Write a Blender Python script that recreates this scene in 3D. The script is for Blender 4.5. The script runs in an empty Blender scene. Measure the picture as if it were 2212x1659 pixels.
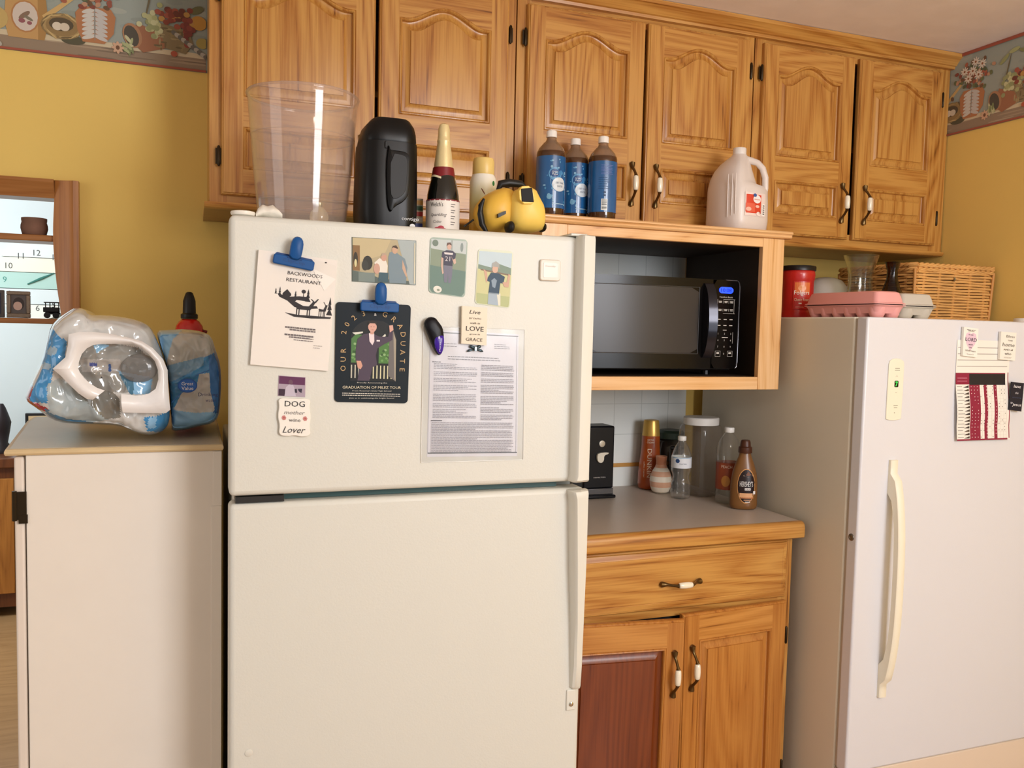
import bpy, bmesh, math, random
from math import sin, cos, pi, sqrt
from mathutils import Vector, Matrix
random.seed(4)
C = bpy.context.scene.collection
SC = bpy.context.scene
# ------------------------------------------------------------------ camera
CAM = Vector((0.0, -2.6582, 1.4563)); YAW, PIT, ROL, FPX = 0.3581, 0.0640, 0.0229, 1846.9
_f = Vector((sin(YAW)*cos(PIT), cos(YAW)*cos(PIT), -sin(PIT)))
_r0 = Vector((cos(YAW), -sin(YAW), 0)); _u0 = _r0.cross(_f)
_r = _r0*cos(ROL) + _u0*sin(ROL); _u = _u0*cos(ROL) - _r0*sin(ROL)
cd = bpy.data.cameras.new('camera'); cam = bpy.data.objects.new('camera', cd); C.objects.link(cam)
cd.sensor_width = 36; cd.lens = FPX/2212*36; cd.clip_start = .05
mw = Matrix((_r, _u, -_f)).transposed().to_4x4(); mw.translation = CAM
cam.matrix_world = mw; SC.camera = cam
SC.view_settings.view_transform = 'Standard'; SC.view_settings.look = 'None'
SC.view_settings.exposure = 0.0; SC.view_settings.gamma = 1
# ------------------------------------------------------------------ light
W = bpy.data.worlds.new('world'); SC.world = W; W.use_nodes = True
W.node_tree.nodes['Background'].inputs[0].default_value = (1.0, .965, .92, 1)
W.node_tree.nodes['Background'].inputs[1].default_value = .40
def area(name, loc, target, sx, sy, power, col):
    l = bpy.data.lights.new(name, 'AREA'); l.shape = 'RECTANGLE'; l.size = sx; l.size_y = sy
    l.energy = power; l.color = col
    o = bpy.data.objects.new(name, l); C.objects.link(o); o.location = loc
    o.rotation_euler = (Vector(target)-Vector(loc)).to_track_quat('-Z', 'Y').to_euler()
    return o
area('window_light', (1.75, -3.9, 1.95), (.5, -.3, 1.45), 1.0, 1.0, 49, (.97, .97, 1.0))
area('daylight_rear', (2.3, -4.6, 1.3), (2.1, -.8, 1.1), 1.4, 1.4, 21, (.84, .90, 1.0))
area('fill_left', (-2.6, -2.0, 1.5), (1.6, -.5, 1.2), 1.4, 1.4, 11, (1.0, .98, .96))  # added fill that brightens the freezer side; no window stands there
l = bpy.data.lights.new('ceiling_lamp', 'POINT'); l.energy = 19; l.color = (1.0, .90, .78); l.shadow_soft_size = .14
o = bpy.data.objects.new('ceiling_lamp', l); C.objects.link(o); o.location = (.9, -3.1, 2.16)
area('next_room_light', (-1.6, 1.1, 2.2), (-.9, 2.4, 1.3), 1.2, 1.0, 46, (.88, .96, 1.0))

def px(u, v, Y):            # the point of the plane y = Y that the photograph shows at (u, v)
    d = _f + _r*((u-1106)/FPX) - _u*((v-829.5)/FPX)
    t = (Y-CAM.y)/d.y
    return CAM + d*t
def xz(u, v, Y):
    p = px(u, v, Y); return (p.x, p.z)
def pxx(u, v, X):
    d = _f + _r*((u-1106)/FPX) - _u*((v-829.5)/FPX)
    return CAM + d*((X-CAM.x)/d.x)
# ------------------------------------------------------------------ materials
def lin(h):
    h = h.lstrip('#'); o = []
    for i in (0, 2, 4):
        c = int(h[i:i+2], 16)/255; o.append(c/12.92 if c <= .04045 else ((c+.055)/1.055)**2.4)
    return (*o, 1)
_K = {}
def K(h, rough=.5, metal=0, spec=.5, trans=0, alpha=1, emit=0, coat=0, bump=0, bscale=300, ior=1.45, var=0):
    key = (h, rough, metal, spec, trans, alpha, emit, coat, bump, bscale, var)
    if key in _K: return _K[key]
    m = bpy.data.materials.new('m'+h.strip('#')); m.use_nodes = True; nt = m.node_tree
    b = nt.nodes['Principled BSDF']; I = b.inputs
    I['Base Color'].default_value = lin(h); I['Roughness'].default_value = rough
    I['Metallic'].default_value = metal; I['Specular IOR Level'].default_value = spec
    I['Transmission Weight'].default_value = trans; I['IOR'].default_value = ior
    I['Alpha'].default_value = alpha; I['Coat Weight'].default_value = coat
    if emit: I['Emission Color'].default_value = lin(h); I['Emission Strength'].default_value = emit
    if bump or var:
        tc = nt.nodes.new('ShaderNodeTexCoord'); n = nt.nodes.new('ShaderNodeTexNoise')
        n.inputs['Scale'].default_value = bscale; n.inputs['Detail'].default_value = 3
        nt.links.new(tc.outputs['Object'], n.inputs['Vector'])
        if bump:
            bp = nt.nodes.new('ShaderNodeBump'); bp.inputs['Strength'].default_value = bump; bp.inputs['Distance'].default_value = .002
            nt.links.new(n.outputs[0], bp.inputs['Height']); nt.links.new(bp.outputs[0], I['Normal'])
        if var:
            n2 = nt.nodes.new('ShaderNodeTexNoise'); n2.inputs['Scale'].default_value = 9; n2.inputs['Detail'].default_value = 4
            nt.links.new(tc.outputs['Object'], n2.inputs['Vector'])
            r = nt.nodes.new('ShaderNodeValToRGB'); c = lin(h)
            r.color_ramp.elements[0].position = .3; r.color_ramp.elements[1].position = .7
            r.color_ramp.elements[0].color = (c[0]*(1-var), c[1]*(1-var), c[2]*(1-var), 1)
            r.color_ramp.elements[1].color = (min(1, c[0]*(1+var)), min(1, c[1]*(1+var)), min(1, c[2]*(1+var)), 1)
            nt.links.new(n2.outputs[0], r.inputs[0]); nt.links.new(r.outputs[0], I['Base Color'])
    _K[key] = m; return m
def clear(name, tint, refl=.25, rough=.05, body=0.0, bodycol='#ffffff'):
    # thin clear plastic or glass: see-through with fresnel gloss and a faint milky body
    m = bpy.data.materials.new(name); m.use_nodes = True; nt = m.node_tree; N = nt.nodes
    N.remove(N['Principled BSDF']); out = N['Material Output']
    t = N.new('ShaderNodeBsdfTransparent'); t.inputs[0].default_value = lin(tint)
    g = N.new('ShaderNodeBsdfGlossy'); pw = N.new('ShaderNodeMath'); pw.operation = 'POWER'; pw.inputs[1].default_value = 2.6
    ma = N.new('ShaderNodeMath'); ma.operation = 'MULTIPLY_ADD'; ma.inputs[1].default_value = refl*1.5; ma.inputs[2].default_value = .035; g.inputs['Roughness'].default_value = rough
    d = N.new('ShaderNodeBsdfDiffuse'); d.inputs[0].default_value = lin(bodycol)
    lw = N.new('ShaderNodeLayerWeight'); lw.inputs[0].default_value = .5
    mx = N.new('ShaderNodeMixShader'); mx0 = N.new('ShaderNodeMixShader'); mx0.inputs[0].default_value = body
    nt.links.new(t.outputs[0], mx0.inputs[1]); nt.links.new(d.outputs[0], mx0.inputs[2])
    nt.links.new(lw.outputs['Facing'], pw.inputs[0]); nt.links.new(pw.outputs[0], ma.inputs[0]); nt.links.new(ma.outputs[0], mx.inputs[0]); nt.links.new(mx0.outputs[0], mx.inputs[1]); nt.links.new(g.outputs[0], mx.inputs[2])
    nt.links.new(mx.outputs[0], out.inputs[0]); return m
def oak(name, axis, dark, mid, light, rough=.34, gs=1.0):
    m = bpy.data.materials.new(name); m.use_nodes = True; nt = m.node_tree; N = nt.nodes; L = nt.links.new
    b = N['Principled BSDF']; tc = N.new('ShaderNodeTexCoord'); oi = N.new('ShaderNodeObjectInfo')
    add = N.new('ShaderNodeVectorMath'); add.operation = 'MULTIPLY_ADD'
    comb = N.new('ShaderNodeCombineXYZ')
    for i in range(3): L(oi.outputs['Random'], comb.inputs[i])
    L(comb.outputs[0], add.inputs[0]); add.inputs[1].default_value = (3.7, 5.1, 4.3); L(tc.outputs['Object'], add.inputs[2])
    def mp(across, along):
        q = N.new('ShaderNodeMapping'); s = [across]*3; s['xyz'.index(axis)] = along
        q.inputs['Scale'].default_value = [k*gs for k in s]; L(add.outputs[0], q.inputs[0]); return q
    big = N.new('ShaderNodeTexNoise'); big.inputs['Scale'].default_value = 1; big.inputs['Detail'].default_value = 1.0; big.inputs['Roughness'].default_value = .35
    L(mp(6.0, .62).outputs[0], big.inputs['Vector'])
    mul = N.new('ShaderNodeMath'); mul.operation = 'MULTIPLY'; mul.inputs[1].default_value = 17.0; L(big.outputs[0], mul.inputs[0])
    fr = N.new('ShaderNodeMath'); fr.operation = 'PINGPONG'; fr.inputs[1].default_value = .5; L(mul.outputs[0], fr.inputs[0])
    pore = N.new('ShaderNodeTexNoise'); pore.inputs['Scale'].default_value = 1; pore.inputs['Detail'].default_value = 4
    L(mp(210, 5).outputs[0], pore.inputs['Vector'])
    blot = N.new('ShaderNodeTexNoise'); blot.inputs['Scale'].default_value = 1; blot.inputs['Detail'].default_value = 2
    L(mp(9, 2.2).outputs[0], blot.inputs['Vector'])
    m1 = N.new('ShaderNodeMath'); m1.operation = 'MULTIPLY_ADD'; m1.inputs[1].default_value = .80; m1.inputs[2].default_value = -.07; L(fr.outputs[0], m1.inputs[0])
    m2 = N.new('ShaderNodeMath'); m2.operation = 'MULTIPLY_ADD'; m2.inputs[1].default_value = 1.0; L(pore.outputs[0], m2.inputs[0]); L(m1.outputs[0], m2.inputs[2])
    m3 = N.new('ShaderNodeMath'); m3.operation = 'MULTIPLY_ADD'; m3.inputs[1].default_value = .35; L(blot.outputs[0], m3.inputs[0]); L(m2.outputs[0], m3.inputs[2])
    r = N.new('ShaderNodeValToRGB'); e = r.color_ramp.elements
    e[0].position = .36; e[0].color = lin(dark); e[1].position = .98; e[1].color = lin(light)
    k = e.new(.56); k.color = lin(mid)
    L(m3.outputs[0], r.inputs[0]); L(r.outputs[0], b.inputs['Base Color'])
    b.inputs['Roughness'].default_value = rough; b.inputs['Coat Weight'].default_value = .15; b.inputs['Coat Roughness'].default_value = .2
    bp = N.new('ShaderNodeBump'); bp.inputs['Strength'].default_value = .12; bp.inputs['Distance'].default_value = .001
    L(pore.outputs[0], bp.inputs['Height']); L(bp.outputs[0], b.inputs['Normal'])
    return m
OV = oak('oak_upright', 'z', '#65370f', '#aa6e2d', '#c8934a')
OH = oak('oak_level', 'x', '#65370f', '#aa6e2d', '#c8934a')
EV = oak('base_oak_upright', 'z', '#6b3610', '#a9692a', '#bd7f3a')
EH = oak('base_oak_level', 'x', '#7a4216', '#b37532', '#c98d46')
BV = oak('box_oak_upright', 'z', '#b3783e', '#e0ab6e', '#ecc08a')
BH = oak('box_oak_level', 'x', '#b3743a', '#e0ab6e', '#ecc08a')
RV = oak('base_panel_oak_shaded', 'z', '#4a1c06', '#6a2e0e', '#7c3b16')  # left door panel only: its shaded look is put into the colour
FV = oak('frame_wood', 'z', '#6e3d16', '#a06428', '#b57634')
FH = oak('frame_wood_level', 'x', '#6e3d1c', '#98602f', '#a9713c')
DK = oak('dark_wood', 'z', '#3a1d0e', '#5b2f15', '#6b3a1b')
UH = oak('underside_oak', 'x', '#7a4a1f', '#8f5c2a', '#9c6a35')
FRG = K('#dad9cf', .42, bump=.15, bscale=260)
FRGH = K('#dedcd1', .38)
WALL = K('#ecca70', .85, bump=.15, bscale=90)
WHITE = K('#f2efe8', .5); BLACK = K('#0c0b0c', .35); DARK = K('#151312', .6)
BRASS = K('#6b5636', .3, metal=.9); PORC = K('#f6eed8', .15, coat=.5); CHROME = K('#c9c6be', .2, metal=1)
# ------------------------------------------------------------------ mesh builder
ORG = {}
_tx = {}
def txt(body):
    if body not in _tx:
        cu = bpy.data.curves.new('t', 'FONT'); cu.body = body; cu.size = 1; cu.resolution_u = 2
        o = bpy.data.objects.new('t', cu); C.objects.link(o)
        me = bpy.data.meshes.new_from_object(o.evaluated_get(bpy.context.evaluated_depsgraph_get()))
        vs = [(v.co.x, v.co.y) for v in me.vertices]; fs = [tuple(p.vertices) for p in me.polygons]
        bpy.data.objects.remove(o); bpy.data.curves.remove(cu); bpy.data.meshes.remove(me)
        _tx[body] = (vs, fs)
    return _tx[body]
class MB:
    def __init__(s): s.v = []; s.f = []; s.mi = []; s.mats = []
    def _m(s, m):
        if m not in s.mats: s.mats.append(m)
        return s.mats.index(m)
    def add(s, vs, fs, m):
        n = len(s.v); s.v += [tuple(p) for p in vs]; k = s._m(m)
        for f in fs: s.f.append(tuple(i+n for i in f)); s.mi.append(k)
        return s
    def box(s, x0, x1, y0, y1, z0, z1, m):
        if x0 > x1: x0, x1 = x1, x0
        if y0 > y1: y0, y1 = y1, y0
        if z0 > z1: z0, z1 = z1, z0
        vs = [(x, y, z) for x in (x0, x1) for y in (y0, y1) for z in (z0, z1)]
        return s.add(vs, [(0, 1, 3, 2), (4, 6, 7, 5), (0, 4, 5, 1), (2, 3, 7, 6), (0, 2, 6, 4), (1, 5, 7, 3)], m)
    def rings(s, loops, m, cap0=True, cap1=True, closed=True):
        n = len(loops[0]); vs = [p for l in loops for p in l]; fs = []
        for i in range(len(loops)-1):
            for j in range(n if closed else n-1):
                a = i*n+j; b = i*n+(j+1) % n; fs.append((a, b, b+n, a+n))
        if cap0: fs.append(tuple(reversed(range(n))))
        if cap1: fs.append(tuple((len(loops)-1)*n+j for j in range(n)))
        return s.add(vs, fs, m)
    def lathe(s, cx, cy, prof, m, n=32, p=2.0, rot=0, sy=1.0, cap0=True, cap1=True):
        L = []
        for r, z in prof:
            l = []
            for j in range(n):
                a = 2*pi*j/n; ca, sa = cos(a), sin(a)
                k = (abs(ca)**p+abs(sa)**p)**(-1/p) if p != 2 else 1
                x, y = r*k*ca, r*k*sa*sy
                l.append((cx+x*cos(rot)-y*sin(rot), cy+x*sin(rot)+y*cos(rot), z))
            L.append(l)
        return s.rings(L, m, cap0, cap1)
    def tube(s, path, r, m, n=10):
        P = [Vector(p) for p in path]; L = []
        up = Vector((0.13, 0.27, .95)).normalized()
        for i, p in enumerate(P):
            t = (P[min(i+1, len(P)-1)]-P[max(i-1, 0)]).normalized()
            a = t.cross(up)
            if a.length < .05: a = t.cross(Vector((1, 0, 0)))
            a.normalize(); b = t.cross(a); rr = r[i] if isinstance(r, (list, tuple)) else r
            L.append([p+a*rr*cos(2*pi*j/n)+b*rr*sin(2*pi*j/n) for j in range(n)])
        return s.rings(L, m)
    def prism(s, pts, y0, y1, m):      # (x, z) outline, front face y0, back face y1
        n = len(pts); ar = sum(pts[i][0]*pts[(i+1) % n][1]-pts[(i+1) % n][0]*pts[i][1] for i in range(n))
        if ar < 0: pts = pts[::-1]
        return s.rings([[(x, y1, z) for x, z in pts], [(x, y0, z) for x, z in pts]], m)
    def flat(s, pts, y, m):            # one-sided print polygon facing -y
        n = len(pts); ar = sum(pts[i][0]*pts[(i+1) % n][1]-pts[(i+1) % n][0]*pts[i][1] for i in range(n))
        if ar < 0: pts = pts[::-1]
        return s.add([(x, y, z) for x, z in pts], [tuple(range(n))], m)
    def ell(s, cx, cz, rx, rz, y, m, rot=0, n=20):
        return s.flat([(cx+rx*cos(t)*cos(rot)-rz*sin(t)*sin(rot), cz+rx*cos(t)*sin(rot)+rz*sin(t)*cos(rot)) for t in [2*pi*i/n for i in range(n)]], y, m)
    def text(s, body, cx, cz, h, y, m, w=None, rot=0, shear=0, fn=None, U=None, V=None, O=None):
        vs, fs = txt(body)
        if not vs: return s
        x0 = min(a for a, b in vs); x1 = max(a for a, b in vs); z0 = min(b for a, b in vs); z1 = max(b for a, b in vs)
        k = h/(z1-z0); kx = (w/(x1-x0)) if w else k; out = []
        for a, b in vs:
            a = (a-(x0+x1)/2)*kx; b = (b-(z0+z1)/2)*k; a += shear*b
            X = cx+a*cos(rot)-b*sin(rot); Z = cz+a*sin(rot)+b*cos(rot)
            out.append(fn(X, Z) if fn else (X, y, Z))
        return s.add(out, fs, m)
    def pillow(s, pts, yf, yb, m, n=8, e=2.4, cap=None, q=.0):   # rounded solid with a traced outline
        cx = sum(p[0] for p in pts)/len(pts); cz = sum(p[1] for p in pts)/len(pts)
        k = len(pts); ar = sum(pts[i][0]*pts[(i+1) % k][1]-pts[(i+1) % k][0]*pts[i][1] for i in range(k))
        if ar < 0: pts = pts[::-1]
        L = []; ym = (yf+yb)/2; h = (yb-yf)/2
        for i in range(n+1):
            a = -pi/2+pi*i/n; sy = (abs(sin(a))**(2/e))*(1 if a > 0 else -1)
            sr = q+(1-q)*max(.02, abs(cos(a))**(2/e))
            L.append([(cx+(x-cx)*sr, ym-h*sy, cz+(z-cz)*sr) for x, z in pts])
        return s.rings(L, m)
    def build(s, name, parent=None, org=None, bevel=0, seg=2, smooth=None, rot=None, sub=0, noise=None):
        me = bpy.data.meshes.new(name)
        if org is None: org = ORG[parent] if parent is not None else Vector((0, 0, 0))
        org = Vector(org)
        me.from_pydata([tuple(Vector(p)-org) for p in s.v], [], s.f)
        for m in s.mats: me.materials.append(m)
        me.polygons.foreach_set('material_index', s.mi)
        if smooth is not None:
            me.polygons.foreach_set('use_smooth', [True]*len(me.polygons)); me.set_sharp_from_angle(angle=math.radians(smooth))
        me.update()
        o = bpy.data.objects.new(name, me); C.objects.link(o)
        if parent is not None:
            o.parent = parent; o.location = org-ORG[parent]
        else: o.location = org
        ORG[o] = org
        if rot: o.rotation_euler = rot
        if bevel:
            b = o.modifiers.new('bevel', 'BEVEL'); b.width = bevel; b.segments = seg; b.limit_method = 'ANGLE'; b.angle_limit = .6
            b.use_clamp_overlap = True
            me.polygons.foreach_set('use_smooth', [True]*len(me.polygons))
            if smooth is None: me.set_sharp_from_angle(angle=math.radians(35))
        if sub:
            q = o.modifiers.new('sub', 'SUBSURF'); q.levels = sub; q.render_levels = sub
        return o
def tag(o, label=None, cat=None, group=None, kind=None):
    if label: o['label'] = label
    if cat: o['category'] = cat
    if group: o['group'] = group
    if kind: o['kind'] = kind
    return o
def thing(name, loc, label, cat, group=None):
    o = bpy.data.objects.new(name, None); C.objects.link(o); o.location = loc; ORG[o] = Vector(loc)
    o.empty_display_size = .05
    return tag(o, label, cat, group)
def struct(mb, name, **k): return tag(mb.build(name, **k), kind='structure')
def copy_tree(o, parent=None, off=None):
    c = o.copy(); C.objects.link(c)
    if parent is not None: c.parent = parent
    ORG[c] = ORG[o] if off is None else ORG[o]+off
    if off is not None and parent is None: c.location = o.location+off
    for ch in [k for k in bpy.data.objects if k.parent == o]: copy_tree(ch, c)
    return c
def rrect(x0, x1, z0, z1, r, n=5):
    P = []
    for cx, cz, a in ((x1-r, z1-r, 0), (x0+r, z1-r, 90), (x0+r, z0+r, 180), (x1-r, z0+r, 270)):
        for i in range(n+1):
            t = math.radians(a+90*i/n); P.append((cx+r*cos(t), cz+r*sin(t)))
    return P
def smoothpoly(pts, k=2):
    for _ in range(k):
        q = []
        for i in range(len(pts)):
            a, b = pts[i], pts[(i+1) % len(pts)]
            q += [(a[0]*.75+b[0]*.25, a[1]*.75+b[1]*.25), (a[0]*.25+b[0]*.75, a[1]*.25+b[1]*.75)]
        pts = q
    return pts
# ------------------------------------------------------------------ the room
XR = 2.4896; ZC = 2.44
struct(MB().box(-.30, XR+.1, 0, .1, 0, ZC, WALL), 'wall_back')
struct(MB().box(-1.7, -.30, 0, .1, 1.80, ZC, WALL), 'wall_back_header')
struct(MB().box(-3.2, -1.7, 0, .1, 0, ZC, WALL), 'wall_left')
struct(MB().box(XR, XR+.1, -4.2, .0, 0, ZC, WALL), 'wall_right')
CEIL = K('#f4eff0', .9, bump=.6, bscale=14, var=.03)
struct(MB().box(-3.2, XR+.1, -4.2, 2.7, ZC, ZC+.08, CEIL), 'ceiling')
FLM = oak('floor_wood', 'x', '#8a6440', '#ab8458', '#b89064')
struct(MB().box(-3.2, XR+.1, -4.6, 2.7, -.05, 0, FLM), 'floor')
struct(MB().box(-3.2, 1.0, 2.5, 2.6, 0, ZC, K('#d5dfe2', .8)), 'wall_far')
struct(MB().box(1.0, 1.1, .1, 2.6, 0, ZC, K('#d5dfe2', .8)), 'wall_far_side')
# tile backsplash with its oak strip
TM = bpy.data.materials.new('wall_tile'); TM.use_nodes = True; nt = TM.node_tree
tc = nt.nodes.new('ShaderNodeTexCoord'); sp = nt.nodes.new('ShaderNodeSeparateXYZ'); cb = nt.nodes.new('ShaderNodeCombineXYZ')
br = nt.nodes.new('ShaderNodeTexBrick'); br.offset = 0; br.inputs['Scale'].default_value = 1
br.inputs['Brick Width'].default_value = .107; br.inputs['Row Height'].default_value = .107; br.inputs['Mortar Size'].default_value = .0012
br.inputs['Color1'].default_value = lin('#eef1ed'); br.inputs['Color2'].default_value = lin('#ebeeea'); br.inputs['Mortar'].default_value = lin('#cdd1cd')
nt.links.new(tc.outputs['Object'], sp.inputs[0]); nt.links.new(sp.outputs[0], cb.inputs[0]); nt.links.new(sp.outputs[2], cb.inputs[1])
nt.links.new(cb.outputs[0], br.inputs['Vector']); nt.links.new(br.outputs[0], nt.nodes['Principled BSDF'].inputs['Base Color'])
nt.nodes['Principled BSDF'].inputs['Roughness'].default_value = .3
b = MB().box(.84, 1.662, -.006, 0, .80, 1.75, TM).box(.84, 1.662, -.012, -.006, .984, .997, OH)
struct(b, 'trim_1', org=(.84, 0, .991))
# wallpaper border: one printed strip repeated along the walls
CN = [0]
def border(mb, T, s0, s1, zb=2.1685, zt=2.44, d=0):
    # T(s, z, lay) -> 3d point ; s runs to the right along the wall
    def poly(pts, col, lay):
        q = []
        pts = [(min(max(a, s0), s1), min(max(c, zb), zt-.001)) for a, c in pts]
        n = len(pts); ar = sum(pts[i][0]*pts[(i+1) % n][1]-pts[(i+1) % n][0]*pts[i][1] for i in range(n))
        if abs(ar) < 1e-6: return
        if ar < 0: pts = pts[::-1]
        cc = [int(col[q:q+2], 16) for q in (1, 3, 5)]; cc = [int(v*.74+w*.26) for v, w in zip(cc, (186, 176, 150))]
        CN[0] += 1; lay = lay+CN[0]*.01
        mb.add([T(a, c, lay) for a, c in pts], [tuple(range(n))], K('#%02x%02x%02x' % tuple(cc), .8))
    def el(a, c, ra, rc, col, lay, rot=0, n=16):
        poly([(a+ra*cos(t)*cos(rot)-rc*sin(t)*sin(rot), c+ra*cos(t)*sin(rot)+rc*sin(t)*cos(rot)) for t in [2*pi*i/n for i in range(n)]], col, lay)
    R = random.Random(7)
    CN[0] = 0
    poly([(s0, zb), (s1, zb), (s1, zt), (s0, zt)], '#93a09c', 0)
    for i in range(90):
        a = s0+R.random()*(s1-s0); el(a, zb+.09+R.random()*.18, .02+.02*R.random(), .008, R.choice(['#8b9a98', '#9ba7a2', '#a5aea6', '#87948f']), 1)
    poly([(s0, zb), (s1, zb), (s1, zb+.052), (s0, zb+.052)], '#8c7560', 2)
    for i in range(40):
        a = s0+R.random()*(s1-s0); el(a, zb+.008+R.random()*.04, .05, .0022, R.choice(['#75604e', '#a48c74', '#6d5a4a', '#b09a80']), 3)
    poly([(s0, zb+.038), (s1, zb+.038), (s1, zb+.052), (s0, zb+.052)], '#d8c7a5', 3)
    P = .56
    k0 = int((s0)/P)-2
    for k in range(k0, int(s1/P)+2):
        o = k*P
        def E(a, c, ra, rc, col, lay, rot=0):
            if s0-.01 < o+a < s1+.01: el(o+a, zb+c, ra, rc, col, lay, rot)
        def Q(pts, col, lay):
            if any(s0 < o+a < s1 for a, c in pts): poly([(o+a, zb+c) for a, c in pts], col, lay)
        # big jar with an oval bird picture
        Q([(.03, .035), (.115, .035), (.125, .08), (.12, .14), (.10, .165), (.045, .165), (.025, .14), (.02, .08)], '#c99553', 4)
        Q([(.10, .035), (.115, .035), (.125, .08), (.12, .14), (.10, .165)], '#a87638', 5)
        E(.070, .092, .034, .042, '#b5743c', 6); E(.070, .092, .030, .038, '#dccfc6', 7)
        E(.068, .095, .017, .006, '#7a5d4b', 8, .7); E(.078, .088, .012, .004, '#6f6a5a', 8, -.5); E(.062, .080, .008, .006, '#8b4350', 8); E(.080, .076, .006, .005, '#8b4350', 8)
        # wooden spoon
        Q([(.11, .10), (.118, .088), (.20, .165), (.194, .172)], '#d9ae66', 6)
        # nest
        for r_, col in ((.052, '#7c6238'), (.047, '#a98850'), (.040, '#8a6b3b')): E(.158, .078, r_, r_*.66, col, 9)
        for i in range(36):
            t = R.random()*6.28; E(.158+.045*cos(t), .078+.029*sin(t), .016, .0018, R.choice(['#5c4626', '#c9aa6a', '#8f7440']), 10, t+1.4)
        E(.156, .083, .030, .018, '#3d3020', 11); E(.146, .077, .012, .011, '#e8dcc8', 12); E(.164, .077, .012, .011, '#dfd0ba', 12)
        E(.185, .045, .03, .012, '#3b3a28', 8)
        # leaf urn with flowers
        Q([(.208, .045), (.262, .045), (.285, .075), (.29, .12), (.278, .14), (.205, .14), (.19, .12), (.195, .075)], '#b26a3e', 10)
        for i in range(7):
            zc = .06+i*.0115
            E(.224, zc, .019, .0056, '#d9d6d2', 11, .35); E(.252, zc, .019, .0056, '#c9c7c8', 11, -.35)
        E(.238, .095, .002, .045, '#8a8a86', 12)
        for i in range(70):
            a = .24+R.gauss(0, .034); c = .18+R.gauss(0, .024)
            E(a, c, .008, .006, R.choice(['#7a2c22', '#8d3a2c', '#5c3a22', '#56613a', '#c08a6a', '#3f4a30', '#a34a34']), 13, R.random()*3)
        for a, c in ((.205, .205), (.238, .20), (.275, .215), (.222, .178), (.262, .182), (.248, .228)):
            for q in range(9): E(a+.009*cos(q*.7), c+.009*sin(q*.7), .0078, .0028, '#e9ded2', 14, q*.7)
            E(a, c, .004, .004, '#8b4a2a', 15)
        # tipped pot with a flower
        Q([(.345, .115), (.405, .09), (.42, .055), (.36, .035), (.33, .06)], '#96583a', 14)
        E(.332, .078, .024, .034, '#a9714c', 15, .3); E(.330, .076, .018, .029, '#35302a', 16, .3)
        for i in range(10): E(.318+R.gauss(0, .006), .048+R.gauss(0, .012), .012, .004, R.choice(['#a7b07a', '#c9c89a', '#6c7a4c']), 17, R.random()*3)
        for q in range(8): E(.295+.008*cos(q*.8), .04+.009*sin(q*.8), .008, .004, '#d8a988', 17, q*.8)
        E(.295, .04, .005, .006, '#5c3420', 18)
        # basket of grapes and fruit
        Q([(.39, .06), (.47, .045), (.49, .075), (.48, .11), (.385, .125)], '#7c6a48', 13)
        for i in range(40): E(.395+R.random()*.085, .055+R.random()*.06, .009, .0025, R.choice(['#5c4c30', '#a08c60', '#8c784c']), 14, R.choice([0, 1.5]))
        for i in range(34): E(.385+R.gauss(0, .014), .125+R.gauss(0, .022), .0075, .0075, R.choice(['#b9bd84', '#cfd09c', '#8e9660', '#a8ad70']), 16)
        for i in range(36): E(.445+R.gauss(0, .02), .145+R.gauss(0, .014), .0085, .0075, R.choice(['#7e2a1e', '#a04030', '#5c2018', '#c28a3c']), 16)
        for i in range(14): E(.475+R.gauss(0, .006), .11+R.gauss(0, .02), .008, .008, R.choice(['#6e2220', '#852c26']), 17)
        E(.505, .135, .022, .02, '#c98a2c', 15); E(.515, .08, .017, .015, '#a89444', 15); E(.50, .17, .02, .01, '#5c6038', 15, .5)
        for i in range(16): E(.44+i*.0085, .10-i*.0058, .008, .0065, ['#5c5a58', '#b3aea6'][i % 2], 18, -.6)
        E(.44, .042, .009, .008, '#b0432c', 19)
        E(.36, .205, .022, .007, '#8c965c', 12, .7); E(.395, .225, .02, .007, '#a3ab70', 12, .2); E(.43, .215, .02, .006, '#77824c', 12, -.4); E(.375, .175, .0025, .045, '#5c5238', 11, -.2)
        E(.0, .08, .03, .03, '#c9a85c', 5); E(.56, .08, .03, .03, '#c9a85c', 5); E(.545, .05, .02, .01, '#5c6468', 6)
    poly([(s0, zb-.0), (s1, zb), (s1, zb+.006), (s0, zb+.006)], '#9c3a28', 30)
    poly([(s0, zt-.012), (s1, zt-.012), (s1, zt), (s0, zt)], '#9c3a28', 30)
mb = MB().box(-1.7, .04, -.0008, 0, 2.1685, 2.44, K('#93a09c', .8))
border(mb, lambda s, z, l: (s-.4885-.0, -.0012-l*.00012, z), -1.2, .525)
struct(mb, 'trim_2', org=(-.5, 0, 2.17))
mb = MB().box(XR-.0008, XR, -1.6, 0, 2.1685, 2.44, K('#93a09c', .8))
border(mb, lambda s, z, l: (XR-.0012-l*.00012, -(s-.158+.0)-.335, z), .0, 1.35)
struct(mb, 'trim_3', org=(XR, 0, 2.17))
# crown moulding over the wall cabinets
mb = MB()
prof = [(-.320, 2.394), (-.338, 2.394), (-.340, 2.402), (-.346, 2.404), (-.352, 2.412), (-.364, 2.424), (-.370, 2.427), (-.370, 2.4385), (-.320, 2.4385)]
mb.rings([[(x, y, z) for y, z in prof] for x in (.020, XR-.001)], OH)
struct(mb, 'trim_4', org=(.02, -.32, 2.394), smooth=20)
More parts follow.
